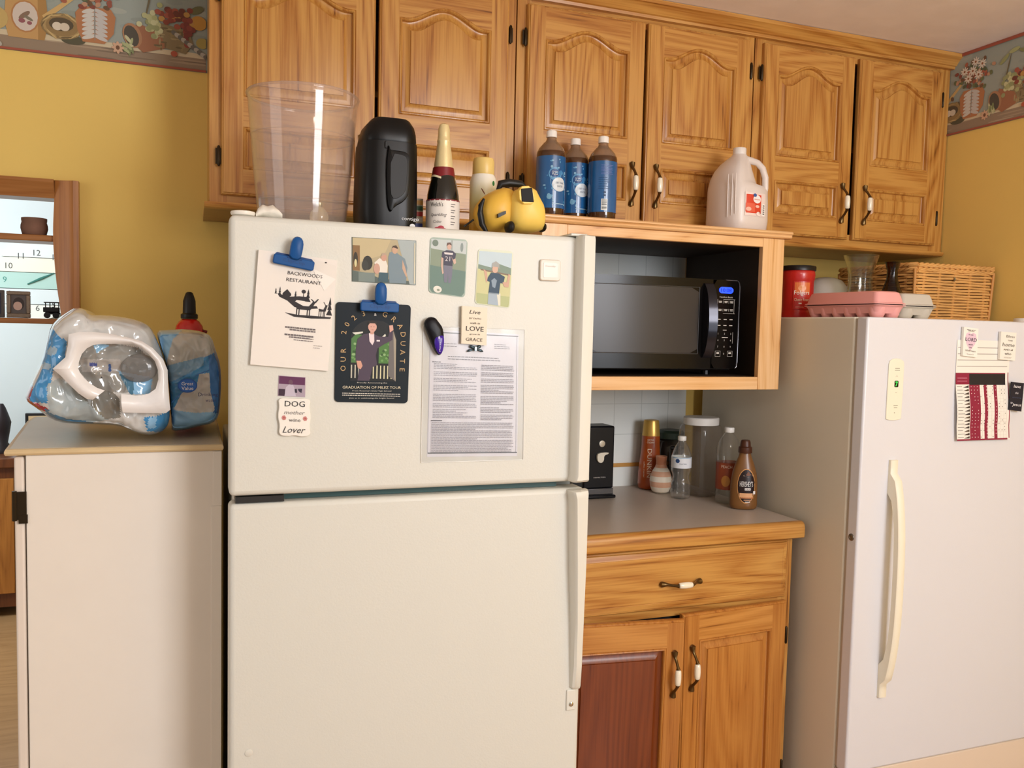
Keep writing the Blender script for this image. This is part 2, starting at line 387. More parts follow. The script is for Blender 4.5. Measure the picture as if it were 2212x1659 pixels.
# ------------------------------------------------------------------ cabinet doors
def arch_loop(x0, x1, zb, zt, rise, ins, nseg=28):
    a = (x1-x0)/2; cx = (x0+x1)/2; P = [(cx-a+ins, zb+ins), (cx+a-ins, zb+ins)]
    for i in range(nseg+1):
        s = 1-2*i/nseg; k = max(-1, min(1, s/.86))
        h = rise*(.5+.5*cos(pi*k))**.85 if rise else 0
        P.append((cx+s*(a-ins), zt-ins+h))
    return P
PROF = [(0, 0), (.0015, -.0015), (.003, .0012), (.0055, .0018), (.008, -.001), (.009, -.0100), (.012, -.0112), (.019, -.0104), (.026, -.0078), (.0312, -.0040), (.0322, -.0002), (.034, .0)]
def raised(mb, x0, x1, zb, zt, rise, y, mf, mp, w=1.0):
    L = []
    for d, h in PROF: L.append([(x, y-h, z) for x, z in arch_loop(x0, x1, zb, zt, rise, d*w)])
    n = len(L[0])
    mb.rings(L[:6], mf, False, False); mb.rings(L[5:], mp, False, True)
    return L[0]
def door_mesh(x0, x1, z0, z1, y, panels, v, h, pm, st=.053, thick=.0195):
    # panels: (zb, zt, rise) from bottom to top; everything seen from -y, closed
    mb = MB(); e = .006; ox0, ox1 = x0+st, x1-st
    back = y+thick
    r = lambda i, yy: [(x0+i, yy, z0+i), (x1-i, yy, z0+i), (x1-i, yy, z1-i), (x0+i, yy, z1-i)]
    mb.rings([r(0, back), r(0, y+.007), r(.002, y+.0035), r(.0045, y+.003), r(e, y)], v, True, False)
    q = lambda a, b, c, d, m: mb.add([(a, y, c), (b, y, c), (b, y, d), (a, y, d)], [(0, 1, 2, 3)], m)
    q(x0+e, ox0, z0+e, z1-e, v); q(ox1, x1-e, z0+e, z1-e, v)
    prev = z0+e
    for zb, zt, rise in panels:
        q(ox0, ox1, prev, zb, h)
        lp = raised(mb, ox0, ox1, zb, zt, rise, y, v, pm)
        prev = zt; last = lp[2:]
    vs = []; fs = []
    for i, p in enumerate(last): vs += [(p[0], y, p[2]), (p[0], y, z1-e)]
    for i in range(len(last)-1): fs.append((2*i, 2*i+1, 2*i+3, 2*i+2))
    mb.add(vs, fs, h)
    # close gap between a flat upper panel edge and the strip when several panels
    return mb
def pull(parent, cx, cz, y, vert=True, name='handle'):
    mb = MB(); B = BRASS
    def T(a, d, r, b=0): return (cx+b, y-d, cz+a) if vert else (cx+a, y-d, cz+b)
    for s in (-1, 1):
        mb.tube([T(s*a, d, 0) for a, d in ((.066, .001), (.062, .004), (.055, .005), (.046, .010), (.036, .020), (.027, .027), (.021, .029))], [.003, .0085, .0075, .0042, .0038, .0042, .0062], B, 12)
    mb.tube([T(a, .029, 0) for a in (-.0215, -.019, -.010, 0, .010, .019, .0215)], [.0055, .0078, .0088, .0092, .0088, .0078, .0055], PORC, 14)
    return mb.build(name, parent, smooth=50)
HM = K('#3a2e1e', .35, metal=.7)
def hinge(parent, cx, cz, y, h=.052):
    mb = MB().tube([(cx, y-.003, cz-h/2), (cx, y-.003, cz-h/2+.004), (cx, y-.003, cz+h/2-.004), (cx, y-.003, cz+h/2)], [.002, .0042, .0042, .002], HM, 8)
    mb.box(cx-.008, cx+.008, y-.0005, y+.002, cz-h*.38, cz+h*.38, HM)
    return mb.build('hinge', parent, smooth=40)
YF = -.3215; YD = -.3408
def wall_cabinet(x0, x1, doors, label, left_return=False, light_z=1.748):
    c = thing('wall_cabinet', (x0, -.16, 1.7625), label, 'cabinet')
    mb = MB(); mb.box(x0, x0+.016, YF+.02, 0, 1.775, 2.394, OV).box(x1-.016, x1, YF+.02, 0, 1.775, 2.394, OV)
    mb.box(x0+.016, x1-.016, -.012, 0, 1.775, 2.394, OV).box(x0+.016, x1-.016, YF+.02, -.012, 1.775, 1.79, OV).box(x0+.016, x1-.016, YF+.02, -.012, 2.378, 2.394, OV).box(x0+.016, x1-.016, YF+.03, -.012, 2.08, 2.096, OV)
    # face frame: stiles and rails
    edges = [x0, doors[0][0]+.012]; mb.box(x0, doors[0][0]+.014, YF, YF+.02, 1.7625, 2.394, OV)
    mb.box(doors[-1][1]-.014, x1, YF, YF+.02, 1.7625, 2.394, OV)
    mb.box(doors[0][0]+.014, doors[-1][1]-.014, YF+.0004, YF+.02, 2.365, 2.394, OH)
    mb.box(doors[0][0]+.014, doors[-1][1]-.014, YF+.0004, YF+.02, 1.7625, 1.80, OH)
    mb.build('body', c)
    lr = MB(); xl = x0-(.012 if left_return else 0)
    pr = [(YF+.02, 1.7625), (YF-.012, 1.7625), (YF-.014, 1.756), (YF-.010, 1.750), (YF-.006, light_z), (YF+.02, light_z)]
    lr.rings([[(x, y, z) for y, z in pr] for x in (xl, x1)], OH)
    lr.box(xl, x1, YF+.0201, -.002, light_z, 1.7622, UH)
    lr.build('light_rail', c, smooth=25)
    for a, b_, hs, ps in doors:
        d = door_mesh(a, b_, 1.782, 2.38, YD, [(1.848, 1.955, 0), (2.030, 2.287, .040)], OV, OH, OV).build('door', c, smooth=28, org=(a, YD, 1.782))
        hx = a-.006 if hs < 0 else b_+.006
        for hz in (1.878, 2.286): hinge(d, hx, hz, YD+.010)
        pull(d, b_-.036 if ps > 0 else a+.036, 1.899, YD)
    return c
wall_cabinet(.040, .862, [(.0681, .4581, -1, 1), (.4681, .8356, 1, -1)], 'oak wall cabinet above the cream refrigerator, leftmost, with the tallest-looking pair of arched doors', True)
wall_cabinet(.866, 1.668, [(.8932, 1.2706, -1, 1), (1.2801, 1.6455, 1, -1)], 'middle oak wall cabinet, behind the blue bottles and milk jug')
wall_cabinet(1.672, 2.4860, [(1.6977, 2.0575, -1, 1), (2.079, 2.4402, 1, -1)], 'right oak wall cabinet in the corner above the wicker basket')
# ------------------------------------------------------------------ open microwave cabinet
mc = thing('microwave_cabinet', (1.26, -.27, 1.293), 'pale oak open cabinet box holding the black microwave', 'cabinet')
x0, x1, ym = .872, 1.655, -.529
DI = K('#4a3a2c', .6)  # shadow inside the box, put into the colour of boards and side sheets
m = MB(); m.box(x0, x0+.018, ym+.019, -.013, 1.296, 1.742, BV).box(x1-.018, x1-.001, ym+.019, -.013, 1.296, 1.742, BV)
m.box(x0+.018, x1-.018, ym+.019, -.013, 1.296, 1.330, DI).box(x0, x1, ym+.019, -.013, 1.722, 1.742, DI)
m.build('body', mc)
MB().box(x0+.0181, x0+.0185, ym+.02, -.02, 1.33, 1.722, DI).build('dark_inner', mc)
MB().box(x1-.0195, x1-.0181, ym+.02, -.02, 1.33, 1.722, DI).build('dark_inner', mc)
m = MB(); m.box(x0, x0+.075, ym, ym+.0189, 1.293, 1.742, BV).box(x1-.076, x1, ym, ym+.0189, 1.293, 1.742, BV)
m.box(x0+.0751, x1-.0761, ym+.0003, ym+.0189, 1.7155, 1.742, BH).box(x0+.0751, x1-.0761, ym+.0003, ym+.0189, 1.293, 1.331, BH)
m.build('face_frame', mc, bevel=.0012, seg=1)
m = MB(); pr = [(-.013, 1.743), (ym-.004, 1.743), (ym-.008, 1.7445), (ym-.011, 1.748), (ym-.010, 1.7525), (ym-.012, 1.754), (ym-.016, 1.757), (ym-.016, 1.7605), (ym-.012, 1.764), (-.345, 1.764), (-.345, 1.7622), (-.013, 1.7622)]
pr = [(ym+.188, 1.743)] + pr[1:9] + [(ym+.188, 1.764)]
m.rings([[(x, y, z) for y, z in pr] for x in (x0-.004, x1+.018)], BH); m.build('top_ledge', mc, smooth=25)
# ------------------------------------------------------------------ microwave
mo = thing('microwave_oven', (1.29, -.27, 1.3305), 'black countertop microwave oven with a blue lit display inside the oak box', 'microwave')
MX0, MX1, MY = 1.015, 1.556, -.455
MBK = K('#0c0a0a', .22, spec=.3)
m = MB(); m.box(MX0+.005, MX1-.004, MY+.03, -.10, 1.345, 1.608, K('#1d1614', .45)).build('body', mo, bevel=.004)
m = MB()
for x in (MX0+.05, MX1-.06):
    for y in (MY+.08, -.15): MB().lathe(x, y, [(.014, 1.3305), (.014, 1.3448)], BLACK, 12).build('foot', mo)
def fy(x, d=0): s = (x-(MX0+MX1)/2)/((MX1-MX0)/2); return MY-.022*(1-s*s)-d
def curved(m, x0, x1, z0, z1, mat, d=0, th=.02, n=14, r=0):
    L = []
    for i in range(n+1):
        x = x0+(x1-x0)*i/n; k = 0
        if r: t = min(x-x0, x1-x); k = r-sqrt(max(0, r*r-(r-min(t, r))**2))
        L.append([(x, fy(x, d), z0+k), (x, fy(x, d-th), z0+k), (x, fy(x, d-th), z1-k), (x, fy(x, d), z1-k)])
    return m.rings(L, mat)
dr = curved(MB(), MX0, 1.452, 1.352, 1.618, MBK, 0, .03).build('door', mo, smooth=30)
m = curved(MB(), MX0+.035, 1.400, 1.398, 1.590, K('#393636', .28, spec=.4), .0008, .0007, r=.012)
w_ = m.build('window', dr, smooth=30)
m = MB()
fr = [(MX0+.033, 1.396), (1.402, 1.396), (1.402, 1.592), (MX0+.033, 1.592)]
for (a, z), (c, e) in zip(fr, fr[1:]+fr[:1]):
    m.tube([(a+(c-a)*i/10, fy(a+(c-a)*i/10, .0012), z+(e-z)*i/10) for i in range(11)], .0011, K('#5a5a5c', .3, metal=.6), 6)
m.build('window_trim', dr)
m = MB(); zs = [1.385+(1.605-1.385)*i/12 for i in range(13)]
m.rings([[(1.418, fy(1.42, .004+.030*sin(pi*i/12)**.6), z), (1.444, fy(1.44, .012+.030*sin(pi*i/12)**.6), z), (1.450, fy(1.45, .004+.024*sin(pi*i/12)**.6), z), (1.450, fy(1.45, -.004), z), (1.418, fy(1.42, -.004), z)] for i, z in enumerate(zs)], K('#2b2a30', .12, metal=.55))
m.build('handle', dr, smooth=40)
cp = curved(MB(), 1.455, MX1, 1.352, 1.618, MBK, .0, .03, 10, .016).build('control_panel', mo, smooth=30)
m = MB(); P_ = [(MX1-.010, 1.352), (MX1-.004, 1.358), (MX1-.001, 1.37), (MX1-.001, 1.60), (MX1-.004, 1.612), (MX1-.012, 1.618), (1.50, 1.618)]
m.tube([(a, fy(a, .0005), z) for a, z in P_], .0016, K('#9a9aa2', .25, metal=.8), 6); m.build('chrome_edge', cp, smooth=60)
m = MB(); n_ = 12; xa, xb = 1.474, 1.529
L = [[(x, fy(x, .001), 1.578+k), (x, fy(x, .001), 1.597-k)] for x, k in [(xa+(xb-xa)*i/n_, .006 if i in (0, n_) else (.002 if i in (1, n_-1) else 0)) for i in range(n_+1)]]
m.rings(L, K('#1f3fe8', .3, emit=2.6), False, False, False); m.build('display', cp)
m = MB(); f_ = lambda d: (lambda X, Z: (X, fy(X, d), Z)); KW = K('#cfcac2', .5)
m.text('10:08', 1.5015, 1.5875, .011, 0, K('#06105a', .4), w=.040, fn=f_(.0016))
m.text('Hamilton Beach', 1.502, 1.567, .0045, 0, KW, w=.05, fn=f_(.0012))
def bar(mm, x, z, w, h, mat=KW): mm.add([(x-w/2, fy(x, .0012), z-h/2), (x+w/2, fy(x, .0012), z-h/2), (x+w/2, fy(x, .0012), z+h/2), (x-w/2, fy(x, .0012), z+h/2)], [(0, 1, 2, 3)], mat)
for z in (1.552, 1.528):
    for x in (1.480, 1.502, 1.524): bar(m, x, z+.002, .011 if x != 1.502 else .012, .002); bar(m, x, z-.0015, .010, .0018)
    for x in (1.491, 1.513): bar(m, x, z, .0008, .008)
for z in (1.560, 1.518): bar(m, 1.502, z, .064, .0008)
for x in (1.470, 1.534): bar(m, x, 1.539, .0008, .042)
for z in (1.500, 1.482):
    for x in (1.478, 1.501, 1.524): bar(m, x, z, .011, .0022)
bar(m, 1.501, 1.468, .013, .002); bar(m, 1.501, 1.446, .024, .002); bar(m, 1.533, 1.445, .0008, .034)
for r_, row in enumerate(('123', '456', '789')):
    for c_, ch in enumerate(row): m.text(ch, 1.476+c_*.0245, 1.457-r_*.0195, .0052, 0, KW, fn=f_(.0012))
m.text('0', 1.5, 1.397, .0052, 0, KW, fn=f_(.0012))
for x in (1.477, 1.524):
    for dz in (.008, -.008): bar(m, x, 1.397+dz, .019, .0008)
    for dx in (-.0095, .0095): bar(m, x+dx, 1.397, .0008, .016)
    bar(m, x, 1.399, .009, .005)
m.build('button_lettering', cp)
# ------------------------------------------------------------------ base cabinet and worktop
wt = thing('worktop', (1.25, -.32, .868), 'taupe laminate worktop with a rounded oak front edge', 'worktop')
m = MB().box(.840, 1.669, -.635, -.007, .872, .915, K('#bfb1a3', .34, bump=.05, bscale=400, var=.03)).build('surface', wt)
m = MB(); pr = [(-.634, .868), (-.652, .868), (-.6565, .871), (-.6575, .878), (-.6575, .900), (-.655, .909), (-.649, .9145), (-.641, .9158), (-.634, .9158)]
m.rings([[(x, y, z) for y, z in pr] for x in (.840, 1.6695)], OH); m.build('oak_edge', wt, smooth=40)
bc = thing('base_cabinet', (1.25, -.32, 0), 'oak base cabinet with one wide drawer over two sagging doors, right of the cream refrigerator', 'cabinet')
m = MB(); m.box(.842, 1.655, -.60, -.02, .09, .7, OV); m.box(.842, 1.655, -.60, -.02, .70, .8675, OV); m.box(.85, 1.65, -.55, -.05, 0, .09, DARK)
m.build('body', bc)
m = MB(); ys = -.62
m.box(.842, .90, ys, ys+.0195, .09, .8675, OV).box(1.612, 1.657, ys, ys+.0195, .09, .8675, OV)
m.box(.90, 1.612, ys+.0003, ys+.0195, .852, .8675, OH).box(.90, 1.612, ys+.0003, ys+.0195, .665, .704, OH).box(.90, 1.612, ys+.0003, ys+.0195, .09, .13, OH)
m.build('face_frame', bc)
MB().box(.9, 1.612, -.601, -.6005, .13, .665, DARK).build('inside_shade', bc)  # dark sheet standing in for the shade behind the ajar doors
m = MB(); r = lambda i, yy: [(.878+i, yy, .690+i), (1.633-i, yy, .690+i), (1.633-i, yy, .862-i), (.878+i, yy, .862-i)]
m.rings([r(0, -.6205), r(0, -.628), r(.003, -.631), r(.006, -.6315), r(.008, -.636), r(.022, -.6405), r(.0235, -.6395), r(.025, -.6405)], OH)
drw = m.build('drawer', bc, smooth=25); pull(drw, 1.267, .766, -.6405, vert=False)
# two doors, each hung ajar from its outer edge
def base_door(x0, x1, hs, ang, z1, drop):
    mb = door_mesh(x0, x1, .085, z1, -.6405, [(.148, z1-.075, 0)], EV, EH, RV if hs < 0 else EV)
    hx = x0 if hs < 0 else x1
    o = mb.build('door', bc, smooth=28, org=(hx, -.622, .085)); 
    cx = x1-.030 if hs < 0 else x0+.030
    pull(o, cx, .528, -.6405)
    for hz in (.575, .17): hinge(o, hx-.004 if hs < 0 else hx+.006, hz, -.63)
    o.rotation_euler = (0, drop, ang)
    return o
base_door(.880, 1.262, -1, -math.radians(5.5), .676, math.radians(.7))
base_door(1.273, 1.636, 1, math.radians(3.0), .680, -math.radians(.4))
# ------------------------------------------------------------------ cream refrigerator
fr1 = thing('refrigerator', (.448, -.5, 0), 'cream top-freezer refrigerator covered in magnets and papers', 'refrigerator')
FL, FRR = .0657, .8305
MB().box(FL+.034, FRR-.012, -.855, -.12, 1.171, 1.652, FRG).box(FL+.013, FRR-.012, -.855, -.12, .04, 1.17, FRG).build('body', fr1, bevel=.006)
MB().box(FL+.02, FRR-.02, -.80, -.15, 0, .0395, DARK).build('base', fr1)
MB().box(FL+.014, FRR-.012, -.868, -.8555, .1, 1.645, K('#8a8f8c', .5)).build('gasket', fr1)
d1 = MB().box(FL, FRR, -.9291, -.869, 1.1180, 1.6625, FRG).build('freezer_door', fr1, bevel=.011, seg=4)
d2 = MB().box(FL, FRR, -.9291, -.869, .10, 1.1035, FRG).build('refrigerator_door', fr1, bevel=.011, seg=4)
m = MB().box(FL+.012, .17, -.9255, -.87, 1.1045, 1.1165, K('#4c4a48', .25, metal=.8)).box(.17, FRR-.06, -.90, -.87, 1.1045, 1.1165, K('#31504e', .4))
m.build('hinge_plate', fr1)
def strip(zs, name, par):
    mb = MB(); L = []
    for z, w, d in zs:
        xa = .829-w; L.append([(xa, -.9285, z), (xa+.003, -.929-d*.8, z), (xa+.008, -.929-d, z), (xa+w*.5, -.929-d*.95, z), (xa+w*.55, -.929-d*.8, z), (.826, -.929-d*.72, z), (.829, -.929-d*.5, z), (.829, -.9285, z)])
    mb.rings(L, FRGH); return mb.build(name, par, smooth=35)
strip([(1.1195, .040, .020), (1.122, .044, .030), (1.126, .044, .034), (1.135, .041, .033), (1.655, .041, .033), (1.663, .039, .030), (1.665, .037, .024)], 'handle', d1)
strip([(.640, .020, .004), (.648, .026, .012), (.70, .026, .020), (.80, .029, .026), (.93, .036, .033), (1.085, .042, .034), (1.094, .045, .035), (1.1, .045, .032), (1.1025, .040, .022)], 'handle', d2)
m = MB().box(.796, .818, -.933, -.9285, .592, .640, FRGH); m.lathe(.807, -.934, [(0, .0)], FRGH, 3) if 0 else None
h_ = m.build('handle_bracket', d2, bevel=.002)
m = MB(); m.rings([[(.807+r_*cos(t), y, .607+r_*sin(t)) for t in [2*pi*i/16 for i in range(16)]] for r_, y in ((.0055, -.9331), (.0052, -.935), (.003, -.9362))], CHROME)
m.build('screw', h_, smooth=40)
m = MB().box(.775, .815, -.935, -.86, 1.6632, 1.6690, FRGH); m.build('hinge_cap', fr1, bevel=.002)
m = MB(); m.rings([[(.104+r_*cos(t), y, .600+r_*sin(t)) for t in [2*pi*i/16 for i in range(16)]] for r_, y in ((.008, -.9292), (.0075, -.9305), (.004, -.9315))], FRGH)
m.build('door_plug', d2, smooth=40)
# ------------------------------------------------------------------ white upright freezer
fz = thing('upright_freezer', (2.05, -.42, 0), 'tall white upright freezer standing against the right wall', 'freezer')
FW = K('#dddde1', .30, bump=.08, bscale=500); FS = K('#e0dbcb', .42, bump=.10, bscale=500); CR = K('#efe8d2', .4)
ZX = 1.6947; ZR = 2.415
MB().box(ZX, ZR, -.790, -.0582, .03, 1.5115, FS).build('body', fz, bevel=.004)
MB().box(ZX+.02, ZR-.02, -.76, -.1, 0, .0295, DARK).build('base', fz)
MB().box(ZX+.004, ZR-.004, -.7985, -.7903, .25, 1.507, K('#b9ad9c', .6)).build('gasket', fz)
fd = MB().box(ZX-.001, ZR, -.8391, -.799, .2459, 1.5115, FW).build('door', fz, bevel=.006, seg=3)
MB().box(ZX, ZR, -.832, -.7905, .035, .2425, K('#e6d3bd', .45)).build('lower_grille', fz, bevel=.004)
m = MB(); m.rings([[(ZX-.0012-d, -.818+r_*cos(t), .908+r_*sin(t)) for t in [2*pi*i/16 for i in range(16)]] for r_, d in ((.010, 0), (.0095, .002), (.006, .003), (.0045, .001))], K('#7d7468', .3, metal=.8)); m.build('lock', fd, smooth=40)
# control strip
cs = MB(); pts = [(1.770, 1.235), (1.778, 1.2325), (1.797, 1.231), (1.815, 1.2325), (1.823, 1.235), (1.8245, 1.31), (1.8245, 1.385), (1.822, 1.394), (1.810, 1.3995), (1.798, 1.401), (1.784, 1.3995), (1.774, 1.394), (1.7715, 1.385), (1.7705, 1.31)]
c_ = cs.prism(pts, -.8425, -.8392, CR).build('control_strip', fd, bevel=.0012)
m = MB(); m.flat(rrect(1.793, 1.807, 1.322, 1.340, .003), -.8427, K('#0e140e', .2)); m.text('7', 1.800, 1.331, .012, -.8432, K('#38e04c', .4, emit=2.5)); m.build('display', c_)
m = MB(); g = K('#8f8a76', .6)
for z, w in ((1.3735, .016), (1.3685, .018), (1.272, .015), (1.266, .012)): m.flat([(1.798-w/2+.003, z-.0008), (1.798+w/2+.003, z-.0008), (1.798+w/2+.003, z+.0008), (1.798-w/2+.003, z+.0008)], -.8427, g)
for z, s in ((1.352, 1), (1.308, -1)):
    m.add([(1.795, -.8427, z-.002*s), (1.8, -.8427, z+.002*s), (1.805, -.8427, z-.002*s), (1.8, -.8427, z+.0008*s)], [(0, 1, 3), (1, 2, 3)], g)
m.ell(1.798, 1.252, .0015, .0015, -.8427, g); m.build('lettering', c_)
# arched handle
m = MB(); L = []; N_ = 36
for i in range(N_+1):
    t = i/N_; z = 1.122-(1.122-.455)*t; u_ = 2*t-1
    d = .004+.046*max(0, 1-abs(u_)**2.6)**.8 if .06 < t < .94 else .008
    hw = .0125; xc = 1.803
    # the grip floats off the door between its two feet
    tk = d if (t < .16 or t > .84) else .016+max(0, (abs(u_)-.5))*.03
    L.append([(xc-hw, -.8393-d+tk*1.0, z), (xc-hw, -.8393-d, z), (xc-hw*.7, -.8393-d-.003, z), (xc+hw*.7, -.8393-d-.003, z), (xc+hw, -.8393-d, z), (xc+hw, -.8393-d+tk, z)])
m.rings(L, CR); m.build('handle', fd, smooth=40)
# ------------------------------------------------------------------ white painted cabinet at left
wc = thing('painted_cabinet', (-.13, -.45, 0), 'tall white painted cabinet with a laminate top, left of the cream refrigerator', 'cabinet')
WP = K('#ece3d6', .55, bump=.12, bscale=40, var=.015)
WX0, WX1, WY, WT = -.313, .058, -.735, 1.183
MB().box(WX0, WX1, WY, -.14, .0, WT, WP).build('body', wc, bevel=.002)
m = MB().box(-.3345, WX0-.003, WY+.004, -.16, .06, WT-.003, K('#e6d9cb', .5)).build('door', wc, bevel=.005, seg=3)
for z in (1.082, .30):
    h = MB(); h.box(-.3305, -.312, WY-.0022, WY+.002, z-.028, z+.028, HM); h.tube([(-.333, WY-.002, z-.030), (-.333, WY-.002, z+.030)], .0045, HM, 8); h.box(-.326, -.310, WY-.003, WY-.001, z-.036, z-.018, HM); h.build('hinge', m, smooth=40)
MB().box(WX1-.022, WX1-.0005, WY-.0035, WY-.0002, .05, WT-.12, WP).box(WX1-.018, WX1, WY-.002, WY-.0002, WT-.12, WT-.002, WP).build('edge_strip', wc, bevel=.002)
m = MB(); LT = K('#c7b79f', .35, var=.04); ET = K('#d9bf92', .45, var=.05)
pts = [(-.349, -.742), (.0615, -.742), (.0615, -.10), (-.395, -.10), (-.395, -.21)]
def slab(mm, pts, z0, z1, mat, ins=0):
    cx = sum(p[0] for p in pts)/len(pts); cy = sum(p[1] for p in pts)/len(pts)
    f = lambda i, z: [(x+(cx-x)*i, y+(cy-y)*i, z) for x, y in pts]
    return mm.rings([f(.008, z0), f(0, z0+.004), f(0, z1-.004), f(.01, z1)], mat)
slab(MB(), pts, WT+.0005, 1.1955, ET).build('top_edge', wc, smooth=30)
q = [(x+( -.13-x)*.035, y+(-.42-y)*.03, 1.1965) for x, y in pts]
MB().rings([[(x, y, 1.1956) for x, y, z in q], q], LT).build('laminate_top', wc)
# ------------------------------------------------------------------ papers and magnets on the cream refrigerator
YR = -.9293
def pp(*a, Y=YR): return [xz(u, v, Y) for u, v in a]
def q2(u, v): return xz(u, v, YR)
INK = K('#2a2426', .7)
def quad(m, a, b, c, d, s0, s1, t0, t1, y, mat):  # sub-rectangle of a corner-given quad; s right, t down
    def at(s, t): return tuple((a[i]*(1-s)+b[i]*s)*(1-t)+(d[i]*(1-s)+c[i]*s)*t for i in (0, 1))
    m.flat([at(s0, t0), at(s1, t0), at(s1, t1), at(s0, t1)], y, mat); return at
def card(name, label, cat, corners, th, base, Y=YR, rad=0, group=None):
    # corners tl,tr,br,bl as (x,z): returns thing, front y, mapping (s,t)->(x,z)
    a, b, c, d = corners
    at = lambda s, t: tuple((a[i]*(1-s)+b[i]*s)*(1-t)+(d[i]*(1-s)+c[i]*s)*t for i in (0, 1))
    if rad:
        w = math.dist(a, b); h = math.dist(a, d); pts = [at(x, z) for x, z in [(p[0]/w, p[1]/h) for p in rrect(0, w, 0, h, rad)]]
    else: pts = [a, b, c, d]
    m = MB().prism(pts, Y-th, Y-.0002, base)
    o = m.build(name, None, org=((a[0]+c[0])/2, Y-.0002, (a[1]+c[1])/2))
    tag(o, label, cat, group); return o, Y-th, at
class Art:
    def __init__(s, at, y, par, name): s.at = at; s.y = y; s.m = MB(); s.par = par; s.name = name; s.k = 1; a = at(0, 0); b = at(1, 0); d = at(0, 1); s.w = math.dist(a, b); s.h = math.dist(a, d); s.rot = math.atan2(b[1]-a[1], b[0]-a[0])
    def yy(s, l): s.k += 1; return s.y-.00015-.00012*l-.000003*s.k
    def P(s, pts, col, l=1, r=.6): s.m.flat([s.at(*p) for p in pts], s.yy(l), K(col, r))
    def R(s, s0, s1, t0, t1, col, l=1): s.P([(s0, t0), (s1, t0), (s1, t1), (s0, t1)], col, l)
    def E(s, cs, ct, rs, rt, col, l=1, rot=0, n=16):
        s.P([(cs+(rs*cos(t)*cos(rot)-rt*sin(t)*sin(rot)*(s.h/s.w)), ct+(rs*cos(t)*sin(rot)*(s.w/s.h)+rt*sin(t)*cos(rot))) for t in [2*pi*i/n for i in range(n)]], col, l)
    def T(s, body, cs, ct, hh, col, l=6, w=None, rot=0, shear=0):   # hh, w as fractions of height and width
        x, z = s.at(cs, ct); s.m.text(body, x, z, hh*s.h, s.yy(l), K(col, .6), w=w*s.w if w else None, rot=s.rot+rot, shear=shear)
    def lines(s, s0, s1, t0, t1, n, col, l=4, seed=1, th=.35):
        R_ = random.Random(seed)
        for i in range(n):
            t = t0+(t1-t0)*i/max(1, n-1); x = s0
            e = s1-(s1-s0)*(R_.random()*.5 if R_.random() < .25 else R_.random()*.03)
            while x < e:
                w = (.012+.03*R_.random()); x2 = min(x+w, e); s.R(x, x2, t, t+(t1-t0)/max(1, n-1)*th, col, l); x = x2+.006
    def done(s): return s.m.build(s.name, s.par, org=None if s.par is None else None)
# menu
c_ = [q2(558, 540), q2(728, 563), q2(707, 801), q2(540, 787)]
o, y, at = card('restaurant_menu', 'thick white folded menu with a deer and pine drawing, left on the cream refrigerator', 'menu', c_, .0085, K('#ece6de', .8))
A = Art(at, y, o, 'print')
A.T('BACKWOODS', .60, .165, .030, '#2a2426', w=.44); A.T('RESTAURANT', .59, .225, .030, '#2a2426', w=.44)
tree = lambda cs, ct, w, h: [A.P([(cs-w*(1-.28*k), ct-h*.3*k), (cs+w*(1-.28*k), ct-h*.3*k), (cs, ct-h*.3*k-h*.42)], '#221c1e', 2+k) for k in range(3)]
A.P([(.27, .355), (.42, .375), (.55, .36), (.66, .36), (.70, .40), (.52, .395), (.50, .41), (.62, .445), (.78, .43), (.80, .45), (.62, .47), (.50, .46), (.40, .41), (.30, .385)], '#2a2426', 1)
for cs, ct, w, h in ((.25, .36, .016, .05), (.30, .365, .02, .07), (.50, .375, .02, .06), (.66, .40, .035, .11), (.95, .50, .04, .16)): tree(cs, ct, w, h)
A.E(.39, .355, .055, .025, '#2a2426', 2); A.P([(.34, .345), (.39, .31), (.44, .345)], '#2a2426', 3); A.E(.60, .315, .028, .017, '#2a2426', 3); A.R(.597, .605, .32, .37, '#2a2426', 3)
A.P([(.50, .445), (.68, .44), (.73, .395), (.76, .40), (.74, .43), (.70, .475), (.54, .475)], '#2a2426', 5)
for cs in (.525, .555, .66, .69): A.R(cs, cs+.012, .46, .525, '#2a2426', 5)
A.P([(.735, .40), (.70, .375), (.71, .372), (.75, .395), (.79, .365), (.80, .37), (.765, .405)], '#2a2426', 5)
A.P([(.81, .45), (.87, .455), (.90, .41), (.92, .415), (.90, .47), (.82, .475)], '#2a2426', 5)
for cs in (.815, .84, .87, .885): A.R(cs, cs+.008, .47, .52, '#2a2426', 5)
for cs, s in ((.90, -1), (.92, 1)): A.P([(cs, .415), (cs+.03*s, .385), (cs+.035*s, .387), (cs+.006*s, .418)], '#2a2426', 5)
A.P([(.38, .515), (.55, .525), (.72, .52), (.98, .515), (.97, .53), (.72, .545), (.50, .545)], '#2a2426', 4)
A.lines(.40, .94, .635, .70, 2, '#6a6262', seed=3, th=.22); A.lines(.46, .80, .655, .72, 2, '#7a7272', seed=5, th=.2); A.lines(.52, .78, .705, .745, 3, '#7a7272', seed=6)
A.lines(.78, .9, .78, .80, 2, '#bbb4ae', seed=7)
A.done()
m = MB(); fx = [at(.70, .10), at(.99, .10), at(.99, .27), at(.96, .26)]
m.flat([at(.68, .10), at(.995, .17), at(.86, .285)], y-.0007, K('#f2ede6', .8)); m.flat([at(.68, .10), at(.70, .02), at(.985, .05), at(.995, .17)], y-.0005, K('#e9e3da', .8))
m.ell(*at(.85, .035), .0022, .0014, y-.001, INK); m.build('folded_corner', o)
